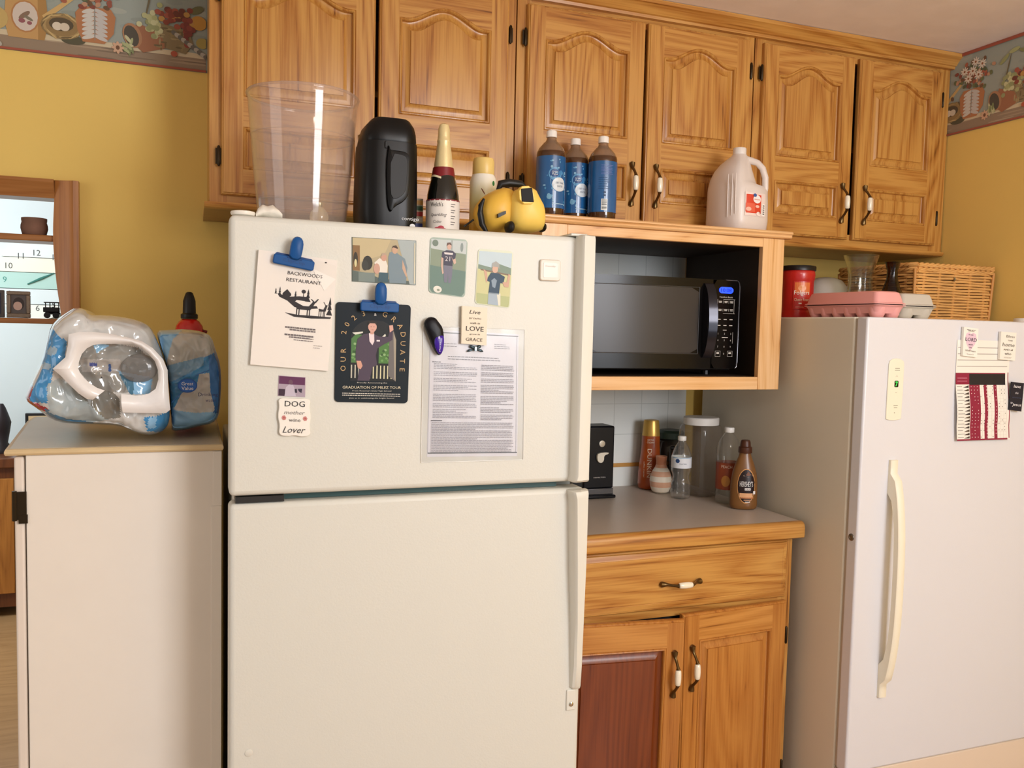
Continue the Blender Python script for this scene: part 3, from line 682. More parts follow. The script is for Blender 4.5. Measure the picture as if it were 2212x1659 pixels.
# clips
CB = K('#17508f', .4, spec=.3); CBD = K('#123f78', .5)
def clip(cx, cz, rot, label):
    t = thing('bag_clip', (cx, YR-.012, cz), label, 'clip', 'blue plastic clips on the refrigerator')
    R_ = lambda pts: [(cx+x*cos(rot)-z*sin(rot), cz+x*sin(rot)+z*cos(rot)) for x, z in pts]
    jaw = rrect(-.039, .039, -.011, .008, .004)
    j = MB().prism(R_(jaw), YR-.020, YR-.0095, CB).build('jaw', t, bevel=.002)
    mm = MB(); mm.text('ClipClip', *R_([(0, -.0015)])[0], .0085, YR-.0204, CBD, w=.042, rot=rot); mm.build('lettering', j)
    g = smoothpoly([(-.0105, .003), (.0105, .003), (.0125, .022), (.0115, .040), (.005, .048), (-.005, .048), (-.0115, .040), (-.0125, .022)], 1)
    MB().pillow(R_(g), YR-.030, YR-.014, CB, 6, 3).build('grip', t, smooth=40)
    mm = MB(); mm.tube([(*[R_([(-.014, .006)])[0][0]], YR-.018, R_([(-.014, .006)])[0][1]), (*[R_([(.014, .006)])[0][0]], YR-.018, R_([(.014, .006)])[0][1])], .003, CBD, 8); mm.build('spring', t, smooth=40)
    MB().prism(R_(rrect(-.036, .036, -.010, .012, .004)), YR-.0094, YR-.0088, CBD).build('rear_jaw', t)
    return t
x, z = q2(633, 566); clip(x, z, -.165, 'blue plastic bag clip holding the white menu, upper left of the refrigerator')
x, z = q2(817, 662); clip(x, z, -.02, 'blue plastic bag clip holding the dark graduation card')
# family photo
o, y, at = card('photograph', 'landscape glossy photograph of two people indoors, top of the refrigerator', 'photo', [q2(760, 512), q2(899, 520), q2(898, 616), q2(760, 608)], .0012, K('#4f5a4c', .3))
A = Art(at, y, o, 'print')
A.R(.01, .99, .01, .99, '#b6a988', 0); A.P([(.01, .01), (.6, .01), (.5, .35), (.12, .55), (.01, .4)], '#c4b58e', 1); A.R(.01, .12, .18, .75, '#8a6a44', 2); A.E(.055, .5, .035, .17, '#3c3428', 3); A.E(.055, .58, .02, .09, '#d8cf9c', 4)
A.P([(.01, .75), (.2, .78), (.45, .9), (.99, .92), (.99, .99), (.01, .99)], '#5e6a64', 2); A.R(.1, .35, .78, .99, '#7d8a84', 3)
A.E(.24, .56, .075, .16, '#33332e', 4); A.E(.2, .62, .05, .12, '#3d3e3a', 4)
A.P([(.70, .01), (.99, .01), (.99, .99), (.9, .99), (.8, .5)], '#a9b4b4', 2)
A.P([(.58, .30), (.66, .26), (.72, .33), (.82, .42), (.86, .62), (.84, .98), (.58, .98), (.56, .7), (.56, .4)], '#7d8f98', 5); A.E(.66, .24, .045, .085, '#caa58a', 6); A.P([(.615, .2), (.63, .15), (.68, .13), (.71, .19), (.7, .21), (.64, .18)], '#4c3c32', 7)
A.P([(.78, .45), (.82, .6), (.86, .8), (.84, .83), (.78, .65)], '#c9a890', 7)
A.P([(.34, .55), (.42, .44), (.52, .48), (.55, .6), (.54, .76), (.42, .78)], '#e6e0d4', 6); A.E(.49, .42, .045, .085, '#c99c88', 7); A.P([(.445, .4), (.46, .33), (.51, .31), (.535, .37), (.5, .36)], '#b5a08c', 8); A.E(.38, .68, .05, .12, '#c9a08e', 7); A.P([(.42, .76), (.56, .76), (.56, .97), (.4, .97)], '#46606a', 6)
A.R(.965, .985, .06, .97, '#d9d4bc', 8)
A.done()
# football photo magnet
o, y, at = card('photo_magnet', 'rounded photo magnet of a boy in a dark football shirt on grass', 'magnet', [q2(929, 512), q2(1010, 518), q2(1004, 643), q2(925, 632)], .0012, K('#8fa08e', .35), rad=.008, group='sports photo magnets')
A = Art(at, y, o, 'print')
A.P([(.03, .03), (.97, .03), (.97, .25), (.03, .22)], '#c3cccb', 1); A.P([(.03, .20), (.97, .26), (.97, .6), (.03, .55)], '#8c9a86', 1); A.P([(.02, .5), (.98, .55), (.97, .92), (.9, .985), (.1, .985), (.03, .92)], '#6f8980', 2)
A.E(.14, .10, .08, .06, '#77877c', 2); A.E(.85, .14, .04, .08, '#8d9a98', 2); A.R(.56, .6, .03, .2, '#a2aaa8', 2)
A.E(.51, .145, .06, .055, '#d3b0a0', 6); A.P([(.44, .14), (.45, .08), (.54, .07), (.58, .12), (.5, .105)], '#6e5a52', 7)
A.P([(.33, .25), (.44, .21), (.6, .21), (.7, .26), (.68, .36), (.62, .38), (.62, .48), (.38, .48), (.37, .36), (.32, .34)], '#4c4c5c', 5); A.P([(.38, .25), (.62, .25), (.61, .285), (.39, .285)], '#dcd6d6', 6); A.T('21', .48, .36, .085, '#dcd6d6', 6)
A.P([(.31, .34), (.37, .36), (.36, .5), (.39, .62), (.35, .64), (.31, .5)], '#d0b2a2', 6); A.P([(.62, .37), (.69, .34), (.71, .42), (.66, .45), (.6, .36), (.57, .3)], '#d0b2a2', 7)
A.P([(.38, .48), (.62, .48), (.62, .62), (.59, .78), (.52, .78), (.51, .62), (.49, .78), (.41, .78), (.39, .62)], '#7b7c8c', 5)
A.E(.24, .92, .115, .062, '#e3e2d8', 6); A.E(.26, .93, .04, .02, '#8f9a88', 7)
A.done()
o, y, at = card('photo_magnet', 'rounded photo magnet of a boy with a baseball bat across his shoulders', 'magnet', [q2(1033, 537), q2(1108, 543), q2(1101, 666), q2(1025, 656)], .0012, K('#c9cdae', .35), rad=.007, group='sports photo magnets')
A = Art(at, y, o, 'print')
A.R(.03, .97, .04, .34, '#c4d6de', 1); A.P([(.03, .28), (.4, .32), (.6, .24), (.97, .3), (.97, .44), (.03, .38)], '#84988a', 2); A.P([(.02, .36), (.98, .42), (.97, .95), (.9, .985), (.1, .985), (.02, .93)], '#cfce9c', 2); A.P([(.03, .8), (.97, .8), (.95, .98), (.05, .98)], '#b7bf8e', 3)
A.E(.51, .34, .085, .07, '#d8b4a0', 6); A.P([(.40, .32), (.42, .24), (.52, .2), (.62, .24), (.63, .34), (.58, .3), (.42, .3)], '#a9aaa6', 7); A.P([(.1, .36), (.95, .41), (.95, .435), (.1, .385)], '#8a7868', 5)
A.P([(.32, .50), (.40, .41), (.62, .41), (.80, .46), (.77, .58), (.68, .58), (.66, .78), (.36, .78), (.38, .58), (.30, .56)], '#3f5468', 7); A.P([(.42, .55), (.5, .5), (.58, .54), (.54, .68), (.46, .66)], '#8ea0b0', 8)
A.P([(.74, .56), (.86, .55), (.90, .40), (.95, .42), (.92, .64), (.8, .64)], '#d0aa94', 8); A.P([(.18, .36), (.28, .4), (.32, .56), (.28, .6)], '#d0aa94', 6)
A.P([(.36, .78), (.66, .78), (.68, .98), (.36, .98)], '#a9b9c6', 7); A.P([(.60, .78), (.70, .76), (.72, .98), (.66, .98)], '#e6e2cf', 8); A.R(.37, .66, .765, .785, '#8a9aa6', 9)
A.done()
# square beige magnet
sq = [q2(1166, 560), q2(1209, 563), q2(1208, 608), q2(1164, 604)]
t = thing('square_magnet', ((sq[0][0]+sq[2][0])/2, YR, (sq[0][1]+sq[2][1])/2), 'small square cream magnet with embossed lettering, near the refrigerator handle', 'magnet')
xa, xb, za, zb = sq[3][0], sq[1][0], sq[2][1], sq[0][1]; mcol = K('#ded2c2', .35)
b_ = MB().prism(rrect(xa, xb, za, zb, .006), YR-.007, YR-.0002, mcol).build('frame', t, bevel=.002)
m = MB(); m.prism(rrect(xa+.007, xb-.007, za+.007, zb-.007, .003), YR-.0078, YR-.0071, K('#d3c8b8', .25)); m.text('Family', (xa+xb)/2, zb-.015, .005, YR-.0082, K('#c3b7a6', .4), w=.024); m.build('face', b_)
for i in range(3): pass
# graduation card
o, y, at = card('graduation_card', 'black graduation announcement card with a suited young man, middle of the refrigerator', 'card', [q2(725, 652), q2(887, 659), q2(880, 871), q2(722, 868)], .003, K('#161f26', .5, spec=.25), rad=.008)
A = Art(at, y, o, 'print'); GO = '#c9a878'
# arched photo window
arch = [(.20, .78), (.20, .38)]+[(.51-.31*cos(pi*i/16), .36-.20*sin(pi*i/16)) for i in range(17)]+[(.82, .38), (.82, .78)]
A.P([(a, max(b, .17)) for a, b in arch], '#1b1f22', 1)
A.P([(.21, .60), (.21, .36), (.27, .31), (.36, .32), (.36, .60)], '#4d7a42', 2); A.P([(.58, .61), (.58, .42), (.72, .36), (.74, .61)], '#4f7d3c', 2)
for i in range(26):
    R_ = random.Random(i); A.E(.215+.13*R_.random() if i % 2 else .60+.12*R_.random(), .38+.2*R_.random(), .018, .012, R_.choice(['#6f9c58', '#35592c', '#8fb07a']), 3)
A.P([(.22, .30), (.36, .285), (.36, .30), (.26, .32)], '#dcdcd0', 4); A.P([(.58, .36), (.66, .30), (.67, .32), (.62, .36)], '#dcdcd0', 4)
for i in range(12):
    a = .21+i*.049; A.R(a, a+.016, .62, .76, '#d4cfa8' if i > 5 else '#c9c5b2', 3)
A.R(.20, .82, .60, .622, '#1e1e1c', 4); A.R(.20, .82, .755, .775, '#15181a', 4)
A.P([(.72, .30), (.77, .27), (.81, .36), (.82, .78), (.71, .72)], '#6f6a68', 5); A.P([(.77, .27), (.81, .36), (.82, .78), (.80, .75)], '#a39a88', 6)
A.P([(.29, .36), (.37, .31), (.45, .30), (.52, .31), (.58, .33), (.70, .33), (.72, .26), (.76, .27), (.76, .36), (.64, .41), (.56, .45), (.54, .52), (.56, .62), (.50, .64), (.46, .78), (.30, .78), (.33, .60), (.27, .58), (.27, .46)], '#4c3f50', 6)
A.P([(.44, .30), (.51, .30), (.515, .38), (.49, .42), (.45, .38)], '#e8dadc', 7); A.R(.545, .59, .365, .38, '#e8e0e0', 8)
A.E(.485, .235, .058, .052, '#d8a898', 8); A.P([(.425, .225), (.43, .185), (.48, .17), (.54, .185), (.545, .225), (.52, .20), (.45, .20)], '#2f2622', 9); A.P([(.455, .27), (.52, .27), (.50, .31), (.46, .31)], '#cf9e8c', 7)
A.R(.462, .472, .232, .238, '#4a322c', 9); A.R(.50, .51, .232, .238, '#4a322c', 9); A.R(.473, .50, .262, .266, '#a8685c', 9)
A.P([(.71, .215), (.76, .21), (.77, .26), (.72, .285)], '#d8a898', 8); A.P([(.28, .58), (.34, .58), (.365, .63), (.34, .665), (.30, .65)], '#d09c88', 8)
txt_ = 'OUR 2023 GRADUATE'
for i, ch in enumerate(txt_):
    u_ = i/(len(txt_)-1)
    # arch path: up the left side, over the top, down the right side
    Ls = [(.11, .66), (.11, .28)]; path_t = u_*2.36
    if path_t < .55: s_, t_, an = .105, .66-.62*path_t*.98, pi/2
    elif path_t > 1.81: s_, t_, an = .905, .66-.62*(2.36-path_t)*.98, -pi/2
    else:
        th = pi*(path_t-.55)/1.26; s_, t_, an = .505-.40*cos(th), .325-.235*sin(th), pi/2-th
    if ch != ' ': A.T(ch, s_, t_, .052, GO, 8, rot=an)
A.T('&', .52, .11, .028, '#e8e4dc', 8)
A.T('Proudly Announcing the', .50, .80, .016, '#d9d4c8', w=.40); A.T('GRADUATION OF MILEZ TOUR', .50, .845, .026, '#e3d8bc', w=.78); A.T('From Rossmart-Dale High School', .50, .882, .014, '#e0dccf', w=.52)
A.lines(.10, .90, .905, .925, 2, '#cfcabf', seed=9, th=.4); A.T('Join us in celebrating the bright future!', .50, .955, .016, '#d9d4c8', w=.60, shear=.2)
A.done()
# purple and black clip magnet
t = thing('magnetic_clip', (q2(936, 725)[0], YR-.01, q2(936, 725)[1]), 'black and purple oval magnetic clip left of the beige plaque', 'clip')
out = smoothpoly(pp((916, 690), (925, 684), (937, 686), (943, 694), (952, 706), (955, 722), (955, 745), (952, 762), (946, 768), (939, 764), (930, 745), (918, 715), (912, 700)), 1)
o = MB().pillow(out, YR-.022, YR-.0003, K('#0d0c12', .4, spec=.3), 8, 3).build('body', t, smooth=50)
lo = smoothpoly(pp((932, 726), (944, 722), (954, 724), (954, 745), (951, 760), (946, 766), (940, 762), (932, 745)), 1)
o2 = MB().pillow(lo, YR-.0235, YR-.012, K('#3c1a96', .25), 6, 3).build('purple_tip', t, smooth=50)
m = MB(); x, z = q2(944, 748); m.text('Mercy', x, z, .005, YR-.0242, K('#cfc6e6', .4), w=.020, rot=1.62); m.ell(*q2(942, 729), .0022, .003, YR-.0242, K('#b9aede', .4)); m.build('lettering', o2)
# laminated document
o, y, at = card('laminated_document', 'laminated bylaws style text sheet in a clear sleeve, right side of the refrigerator', 'document', [q2(929, 712), q2(1120, 722), q2(1117, 985), q2(922, 987)], .0006, K('#e4e3ea', .45))
A = Art(at, y, o, 'print')
for s0, s1, t0, t1 in ((.0, 1, .015, .022), (.0, 1, .965, .975), (.0, .012, .015, .975), (.975, .988, .015, .975)): A.R(s0+.005, s1-.005, t0, t1, '#4c5056', 2)
A.lines(.10, .30, .10, .12, 2, '#8a8a92', seed=2, th=.25); A.lines(.72, .90, .09, .12, 3, '#8a8a92', seed=3, th=.3); A.lines(.2, .8, .20, .22, 2, '#7a7a82', seed=4, th=.3)
A.lines(.03, .13, .245, .25, 2, '#50505a', seed=4, th=.6)
for (t0, n) in ((.26, 4), (.325, 3), (.375, 3), (.43, 4), (.50, 5), (.575, 3), (.62, 3), (.66, 3)): A.lines(.05, .53, t0, t0+.0125*(n-1), n, '#9c9ca6', seed=int(t0*1000), th=.42)
for (t0, n) in ((.26, 4), (.32, 3), (.37, 3), (.42, 6), (.51, 6), (.60, 4), (.66, 4)): A.lines(.575, .95, t0, t0+.0125*(n-1), n, '#96969f', seed=int(t0*999)+5, th=.42)
A.R(.03, .15, .708, .714, '#40404a', 3)
A.lines(.04, .95, .725, .955, 19, '#96969f', seed=77, th=.40)
A.done()
m = MB(); a, b, c, d = [q2(914, 704), q2(1133, 712), q2(1130, 993), q2(909, 999)]
SL = clear('clear_sleeve', '#f4f4f4', .12, .15, .10, '#ffffff')
nx, nz = 14, 18; vs = []; fs = []
for j in range(nz+1):
    for i in range(nx+1):
        s_, t_ = i/nx, j/nz; p = [(a[k]*(1-s_)+b[k]*s_)*(1-t_)+(d[k]*(1-s_)+c[k]*s_)*t_ for k in (0, 1)]
        vs.append((p[0], YR-.0018-.0006*sin(i*1.7+j*.9)*sin(j*1.3), p[1]))
for j in range(nz):
    for i in range(nx): n_ = j*(nx+1)+i; fs.append((n_, n_+nx+1, n_+nx+2, n_+1))
m.add(vs, fs, SL); m.build('clear_sleeve', o, smooth=180)
m = MB()
for p, q in ((a, b), (b, c), (c, d), (d, a)): m.tube([(p[0]+(q[0]-p[0])*i/6, YR-.0016, p[1]+(q[1]-p[1])*i/6) for i in range(7)], .0007, K('#ecebe6', .3), 5)
m.build('sleeve_edge', o)
# beige plaque
o, y, at = card('word_magnet', 'beige plaque magnet reading LOVE and GRACE over the laminated sheet', 'magnet', [q2(995, 661), q2(1049, 665), q2(1047, 746), q2(993, 742)], .009, K('#e6d8c0', .45), Y=YR-.0026)
o.location.y = YR-.0028; 
A = Art(at, y, o, 'lettering')
A.T('Live', .52, .14, .10, '#3a342f', w=.42, shear=.3); A.T('BY FAITH', .52, .31, .042, '#5a524a', w=.46); A.T('walk in', .52, .43, .05, '#3a342f', w=.40, shear=.2); A.T('LOVE', .52, .58, .125, '#2f2a26', w=.70); A.T('grow in', .52, .73, .05, '#3a342f', w=.40, shear=.2); A.T('GRACE', .50, .87, .085, '#4c443c', w=.66)
A.done()
# bow
t = thing('bow_clip', (q2(1025, 752)[0], YR-.006, q2(1025, 752)[1]), 'small dark metallic bow shaped clip peeking below the beige plaque', 'clip')
cx, cz = q2(1025, 754); m = MB(); BM = K('#3c4c54', .3, metal=.6)
for s in (-1, 1):
    m.pillow(smoothpoly([(cx, cz+.004), (cx+s*.011, cz+.010), (cx+s*.014, cz+.003), (cx, cz-.001)], 1), YR-.008, YR-.003, BM, 6)
    m.pillow(smoothpoly([(cx, cz-.001), (cx+s*.013, cz+.001), (cx+s*.020, cz-.006), (cx+s*.012, cz-.006)], 1), YR-.007, YR-.0025, BM, 6)
m.build('bow', t, smooth=50); m = MB().box(cx-.003, cx+.003, YR-.0098, YR-.003, cz-.004, cz+.006, K('#8fa0a8', .25, metal=.7)).build('knot', t, bevel=.001)
# dog photo + plaque
o, y, at = card('photo_magnet', 'small square photo magnet with a person on a purple background', 'magnet', [q2(602, 811), q2(660, 815), q2(659, 858), q2(600, 855)], .0012, K('#b9a2ae', .35))
A = Art(at, y, o, 'print'); A.R(.02, .98, .02, .4, '#5e2a52', 1); A.R(.02, .98, .4, .98, '#a99aa8', 1); A.R(.02, .25, .65, .98, '#3a2436', 2); A.E(.45, .30, .08, .13, '#6b4a5c', 3); A.P([(.28, .55), (.4, .4), (.54, .42), (.6, .6), (.66, .98), (.24, .98)], '#c2b8c6', 4); A.P([(.6, .62), (.68, .6), (.7, .8), (.62, .8)], '#2c2230', 5); A.P([(.72, .6), (.88, .58), (.86, .8), (.76, .72)], '#33283a', 5); A.done()
t = thing('word_magnet', (q2(635, 900)[0], YR-.004, q2(635, 900)[1]), 'white wavy edged plaque magnet reading DOG mother with pink flowers', 'magnet')
out = smoothpoly(pp((600, 858), (636, 861), (671, 860), (667, 880), (671, 900), (667, 922), (671, 940), (650, 943), (636, 939), (618, 942), (601, 938), (604, 918), (599, 898), (603, 878)), 2)
o = MB().prism(out, YR-.0075, YR-.0004, K('#f1ece2', .4)).build('plaque', t, bevel=.001)
a_, b_, c_, d_ = q2(601, 858), q2(671, 861), q2(670, 942), q2(600, 939)
at = lambda s, t: tuple((a_[i]*(1-s)+b_[i]*s)*(1-t)+(d_[i]*(1-s)+c_[i]*s)*t for i in (0, 1))
A = Art(at, YR-.0075, o, 'lettering'); A.T('DOG', .5, .15, .15, '#2a2726', w=.62); A.T('mother', .5, .38, .10, '#8d8782', w=.62, shear=.3); A.T('wine', .5, .58, .09, '#6a6460', w=.36); A.T('Lover', .5, .84, .17, '#4a4542', w=.66, shear=.35)
for cs in (.17, .82):
    for q in range(6): A.E(cs+.035*cos(q), .53+.035*sin(q), .035, .03, '#c9827c', 3, q)
    A.E(cs, .53, .02, .02, '#a8524c', 5)
A.done()
# ------------------------------------------------------------------ magnets and chart on the white freezer
YZ = -.8393
z2 = lambda u, v: xz(u, v, YZ)
# curling chart
t = thing('chart_sheet', (2.12, YZ, 1.31), 'curling printed chart with crimson columns and dots hanging on the white freezer', 'chart')
PA, PB, PC, PD = z2(2066, 735), z2(2182, 742), z2(2179, 950), z2(2066, 951)
X0, X1, Z0, Z1 = 2.018, 2.222, 1.170, 1.455
def cy(t): return YZ-.0012-.010*max(0, sin((t-.30)*pi*1.15))**2*(1 if t > .30 else 0) - (.006*max(0, t-.86)/.14)
def cp_(s, t, l=0): 
    sh = -.004+.022*max(0, t-.45)**1.5
    return (X0+(X1-X0)*s+sh, cy(t)-l*.00012-.0001, Z1+(Z0-Z1)*t)
def csheet(m, s0, s1, t0, t1, mat, l=0, n=None):
    n = n or max(1, int((t1-t0)*40)); vs = []; fs = []
    for i in range(n+1):
        tt = t0+(t1-t0)*i/n; vs += [cp_(s0, tt, l), cp_(s1, tt, l)]
    for i in range(n): fs.append((2*i, 2*i+2, 2*i+3, 2*i+1))
    m.add(vs, fs, mat)
PW = K('#f0ebe2', .55); CRM = K('#8c1c3c', .5)
m = MB(); csheet(m, 0, 1, 0, 1, PW, 0, 40); csheet(m, 0, 1, 0, 1, PW, -4, 40); sh = m.build('paper', t, smooth=180)
m = MB(); csheet(m, 0, .93, .325, .36, CRM, 1); csheet(m, .0, .25, .325, .44, CRM, 1); csheet(m, .25, .93, .335, .445, K('#1c1a22', .5), 2)
for s0, s1 in ((.245, .44), (.515, .575), (.70, .76)): csheet(m, s0, s1, .445, .985, CRM, 2)
csheet(m, 0, .95, .985, 1, CRM, 2); csheet(m, .975, .99, .32, .985, CRM, 2)
g = K('#c2bcb4', .6); rows = 16; R_ = random.Random(3)
for i in range(rows+1):
    tt = .445+.54*i/rows; csheet(m, 0, .93, tt, tt+.0012, g, 1, 1)
for k in range(13): s_ = .25+.68*k/12; csheet(m, s_, s_+.0025, .445, .985, g, 1)
def dot(s, tt, mat, r=.0013, l=5):
    c0 = cp_(s, tt, l); m.add([(c0[0]+r*cos(a), c0[1]-.0002, c0[2]+r*sin(a)) for a in [2*pi*i/8 for i in range(8)]], [tuple(range(8))], mat)
for i in range(rows):
    tt = .445+.54*(i+.5)/rows
    csheet(m, .02, .10+.05*R_.random(), tt-.003, tt+.002, K('#6a6460', .6), 2, 1)
    c0, c1, c2 = cp_(.13, tt+.010, 2), cp_(.235, tt-.013, 2), cp_(.235, tt+.012, 2)
    m.add([c0, c2, c1], [(0, 1, 2)], K(['#2a2426', '#5a4a3a', '#3a2c24', '#4c4440'][i % 4], .6))
    for k in range(12):
        s_ = .25+.68*(k+.5)/12; red = k in (0, 1, 2, 5, 8)
        if R_.random() < (.8 if red else .45): dot(s_, tt, K('#f0e6e6', .5) if red else K('#201c20', .5))
for i in range(4):
    tt = .07+i*.062; csheet(m, .02, .96, tt, tt+.008, K('#b0aaa4', .6), 1, 1)
for i in range(2): csheet(m, .03, .21, .375+i*.03, .380+i*.03, K('#d88aa0', .6), 4, 1)
m.build('print', sh, smooth=180)
def zmag(name, label, c, th, col, yb):
    return card(name, label, 'magnet', c, th, col, Y=yb)
o, y, at = zmag('word_magnet', 'white plaque magnet reading TRUST and LORD over a pink heart, on the freezer', [z2(2076, 706), z2(2107, 710), z2(2104, 772), z2(2073, 768)], .008, K('#f3efe6', .4), YZ-.0022)
A = Art(at, y, o, 'lettering'); A.P([(.48, .80), (.2, .55), (.12, .35), (.2, .2), (.38, .16), (.5, .22), (.64, .16), (.84, .2), (.9, .35), (.8, .55)], '#e2c4d4', 1)
A.T('"TRUST"', .50, .10, .07, '#2a2430', w=.60); A.T('in the', .5, .24, .05, '#5a4a58', w=.32, shear=.3); A.T('LORD', .52, .41, .12, '#2a1e34', w=.78); A.T('with', .5, .58, .06, '#5a4a58', w=.3, shear=.3); A.T('ALL', .5, .68, .05, '#3a3038', w=.2); A.T('YOUR heart', .5, .80, .055, '#2a2430', w=.72); A.T('Proverbs 3:5', .5, .92, .03, '#4a4048', w=.45); A.done()
o, y, at = zmag('word_magnet', 'white plaque magnet reading Bless this home, right end of the freezer chart', [z2(2156, 716), z2(2189, 719), z2(2186, 779), z2(2153, 776)], .008, K('#f0ece2', .4), YZ-.0022)
A = Art(at, y, o, 'lettering'); A.T('Bless', .62, .15, .09, '#8d8880', w=.55); A.T('THIS', .6, .30, .045, '#7a756e', w=.32); A.T('home', .52, .45, .13, '#77726a', w=.78, shear=.2); A.T('AND all', .5, .63, .06, '#5a5650', w=.60); A.T('who', .5, .77, .09, '#6a655e', w=.42); A.T('enter', .5, .91, .05, '#c2bdb2', w=.5); A.done()
o, y, at = zmag('word_magnet', 'navy blue plaque magnet with white script ending in Jesus, beside the freezer chart', [z2(2175, 824), z2(2202, 827), z2(2196, 888), z2(2169, 884)], .003, K('#12182c', .4), YZ-.0124)
for vtx in (): pass
A = Art(at, y, o, 'lettering'); A.T('leave', .48, .14, .11, '#f0eef0', w=.55, shear=.3); A.T('the', .48, .37, .08, '#d8d6dc', w=.26, shear=.3); A.T('worrying', .5, .54, .05, '#4a587a', w=.72); A.T('to', .14, .74, .07, '#f0eef0', w=.16); A.T('Jesus', .56, .80, .13, '#f0eef0', w=.68, shear=.2); A.done()
# ------------------------------------------------------------------ things on top of the cream refrigerator (top z = 1.6625)
FT = 1.6627
TUBM = clear('clear_plastic', '#faf6f3', .36, .05, .10, '#f0e6de')
t = thing('plastic_tub', (.232, -.70, FT), 'large clear tapered plastic tub standing on the refrigerator, left end', 'tub')
cx, cyy = .226, -.72
out = [(.088, FT), (.092, FT+.004), (.096, 1.70), (.104, 1.78), (.112, 1.88), (.1165, 1.935), (.119, 1.944)]
inn = [(r-.0025, z) for r, z in reversed(out[1:])]
MB().lathe(cx, cyy, out+[(.120, 1.948), (.118, 1.951), (.115, 1.948)]+inn, TUBM, 56).build('body', t, smooth=60)
m = MB(); m.rings([[(cx+(.1175+r_*cos(a))*cos(b), cyy+(.1175+r_*cos(a))*sin(b), 1.948+r_*sin(a)) for a in [2*pi*i/8 for i in range(8)]] for r_ in (.003,) for b in [2*pi*j/48 for j in range(49)]], TUBM, False, False); m.build('rim', t, smooth=60)
for z, r in ((1.72, .0975), (1.86, .110)):
    m = MB(); m.rings([[(cx+(r+.0012*cos(a))*cos(b), cyy+(r+.0012*cos(a))*sin(b), z+.0012*sin(a)) for a in [2*pi*i/6 for i in range(6)]] for b in [2*pi*j/48 for j in range(49)]], TUBM, False, False); m.build('moulded_rib', t, smooth=60)
GL = K('#f4ead0', .04, trans=.55, coat=1)
t = thing('glass_ornament', (.258, -.745, FT+.005), 'small clear glass ball ornament with a metal cap seen inside the clear tub', 'ornament')
MB().lathe(.258, -.745, [(.003, FT+.004), (.010, FT+.005), (.0175, FT+.014), (.021, FT+.026), (.0185, FT+.038), (.011, FT+.046), (.007, FT+.050)], GL, 24).build('glass_ball', t, smooth=60)
MB().lathe(.258, -.745, [(.007, FT+.0502), (.0075, FT+.051), (.0075, FT+.058), (.003, FT+.060)], K('#d9cfae', .25, metal=.8), 16).build('cap', t, smooth=40)
# folded cloth
t = MB(); R_ = random.Random(2); L = []
for k, (x, zz) in enumerate(((.116, .010), (.121, .020), (.130, .027), (.140, .025), (.150, .029), (.160, .022), (.166, .012))):
    L.append([(x, -.872+.030*cos(a), FT+zz*.5+zz*.5*sin(a)+.002*sin(3*a+k)) for a in [2*pi*i/16 for i in range(16)]])
o = t.rings(L, K('#efe9dc', .9, bump=.3, bscale=120)).build('folded_cloth', org=(.14, -.872, FT), smooth=60)
tag(o, 'crumpled off-white cloth in front of the clear tub base, at its left', 'cloth')
m = MB().lathe(.092, -.893, [(.016, FT), (.022, FT+.003), (.0235, FT+.007), (.0225, FT+.010), (.016, FT+.0115)], K('#efe9dc', .4), 28)
tag(m.build('coaster', org=(.092, -.893, FT), smooth=40), 'small flat off-white coaster at the front left corner of the refrigerator top', 'coaster')
# black jug
t = thing('water_jug', (.401, -.76, FT), 'big black insulated jug with a moulded side grip beside the clear tub', 'jug')
JB = K('#0a0909', .36, spec=.35); JD = K('#0b0a0b', .5)
def sect(x0, x1, y0, y1, z, n=28, p=4.5):
    cx, cy_ = (x0+x1)/2, (y0+y1)/2; a, b = (x1-x0)/2, (y1-y0)/2; o = []
    for j in range(n):
        th = 2*pi*j/n; c, s = cos(th), sin(th); k = (abs(c)**p+abs(s)**p)**(-1/p); o.append((cx+a*k*c, cy_+b*k*s, z))
    return o
L = [sect(.345, .455, -.815, -.70, FT), sect(.338, .461, -.825, -.69, FT+.006), sect(.335, .464, -.828, -.687, 1.70), sect(.336, .464, -.828, -.687, 1.76), sect(.338, .463, -.826, -.69, 1.83), sect(.340, .462, -.825, -.69, 1.852)]
b_ = MB().rings(L, JB).build('body', t, smooth=35)
L = [sect(.343, .460, -.822, -.693, 1.8525), sect(.342, .461, -.823, -.692, 1.856), sect(.345, .460, -.821, -.695, 1.872), sect(.350, .456, -.818, -.70, 1.888), sect(.362, .447, -.81, -.71, 1.902), sect(.366, .443, -.808, -.715, 1.905)]
MB().rings(L, JB).build('lid', t, smooth=35)
gp = [(.391, 1.845), (.391, 1.832), (.424, 1.832), (.436, 1.826), (.440, 1.812), (.438, 1.745), (.428, 1.726), (.405, 1.712), (.398, 1.70), (.392, 1.705), (.388, 1.73), (.386, 1.80)]
g1 = [(.394, 1.824), (.426, 1.822), (.431, 1.810), (.429, 1.75), (.420, 1.735), (.402, 1.726), (.394, 1.74)]
m = MB().pillow(smoothpoly(gp, 1), -.838, -.820, JB, 6, 4, q=.35); m.build('grip', b_, smooth=40)
MB().prism(smoothpoly(g1, 1), -.8392, -.8375, JD).build('grip_recess', b_, bevel=.0006)
m = MB().text('contigo', .441, 1.688, .009, -.8287, K('#e4e4e4', .5), w=.038); m.ell(.446, 1.6745, .006, .0045, -.8287, K('#e4e4e4', .5)); m.build('lettering', b_)
m = MB().box(.384, .388, -.8295, -.826, 1.835, 1.85, JD); m.build('lid_latch', t, bevel=.001)
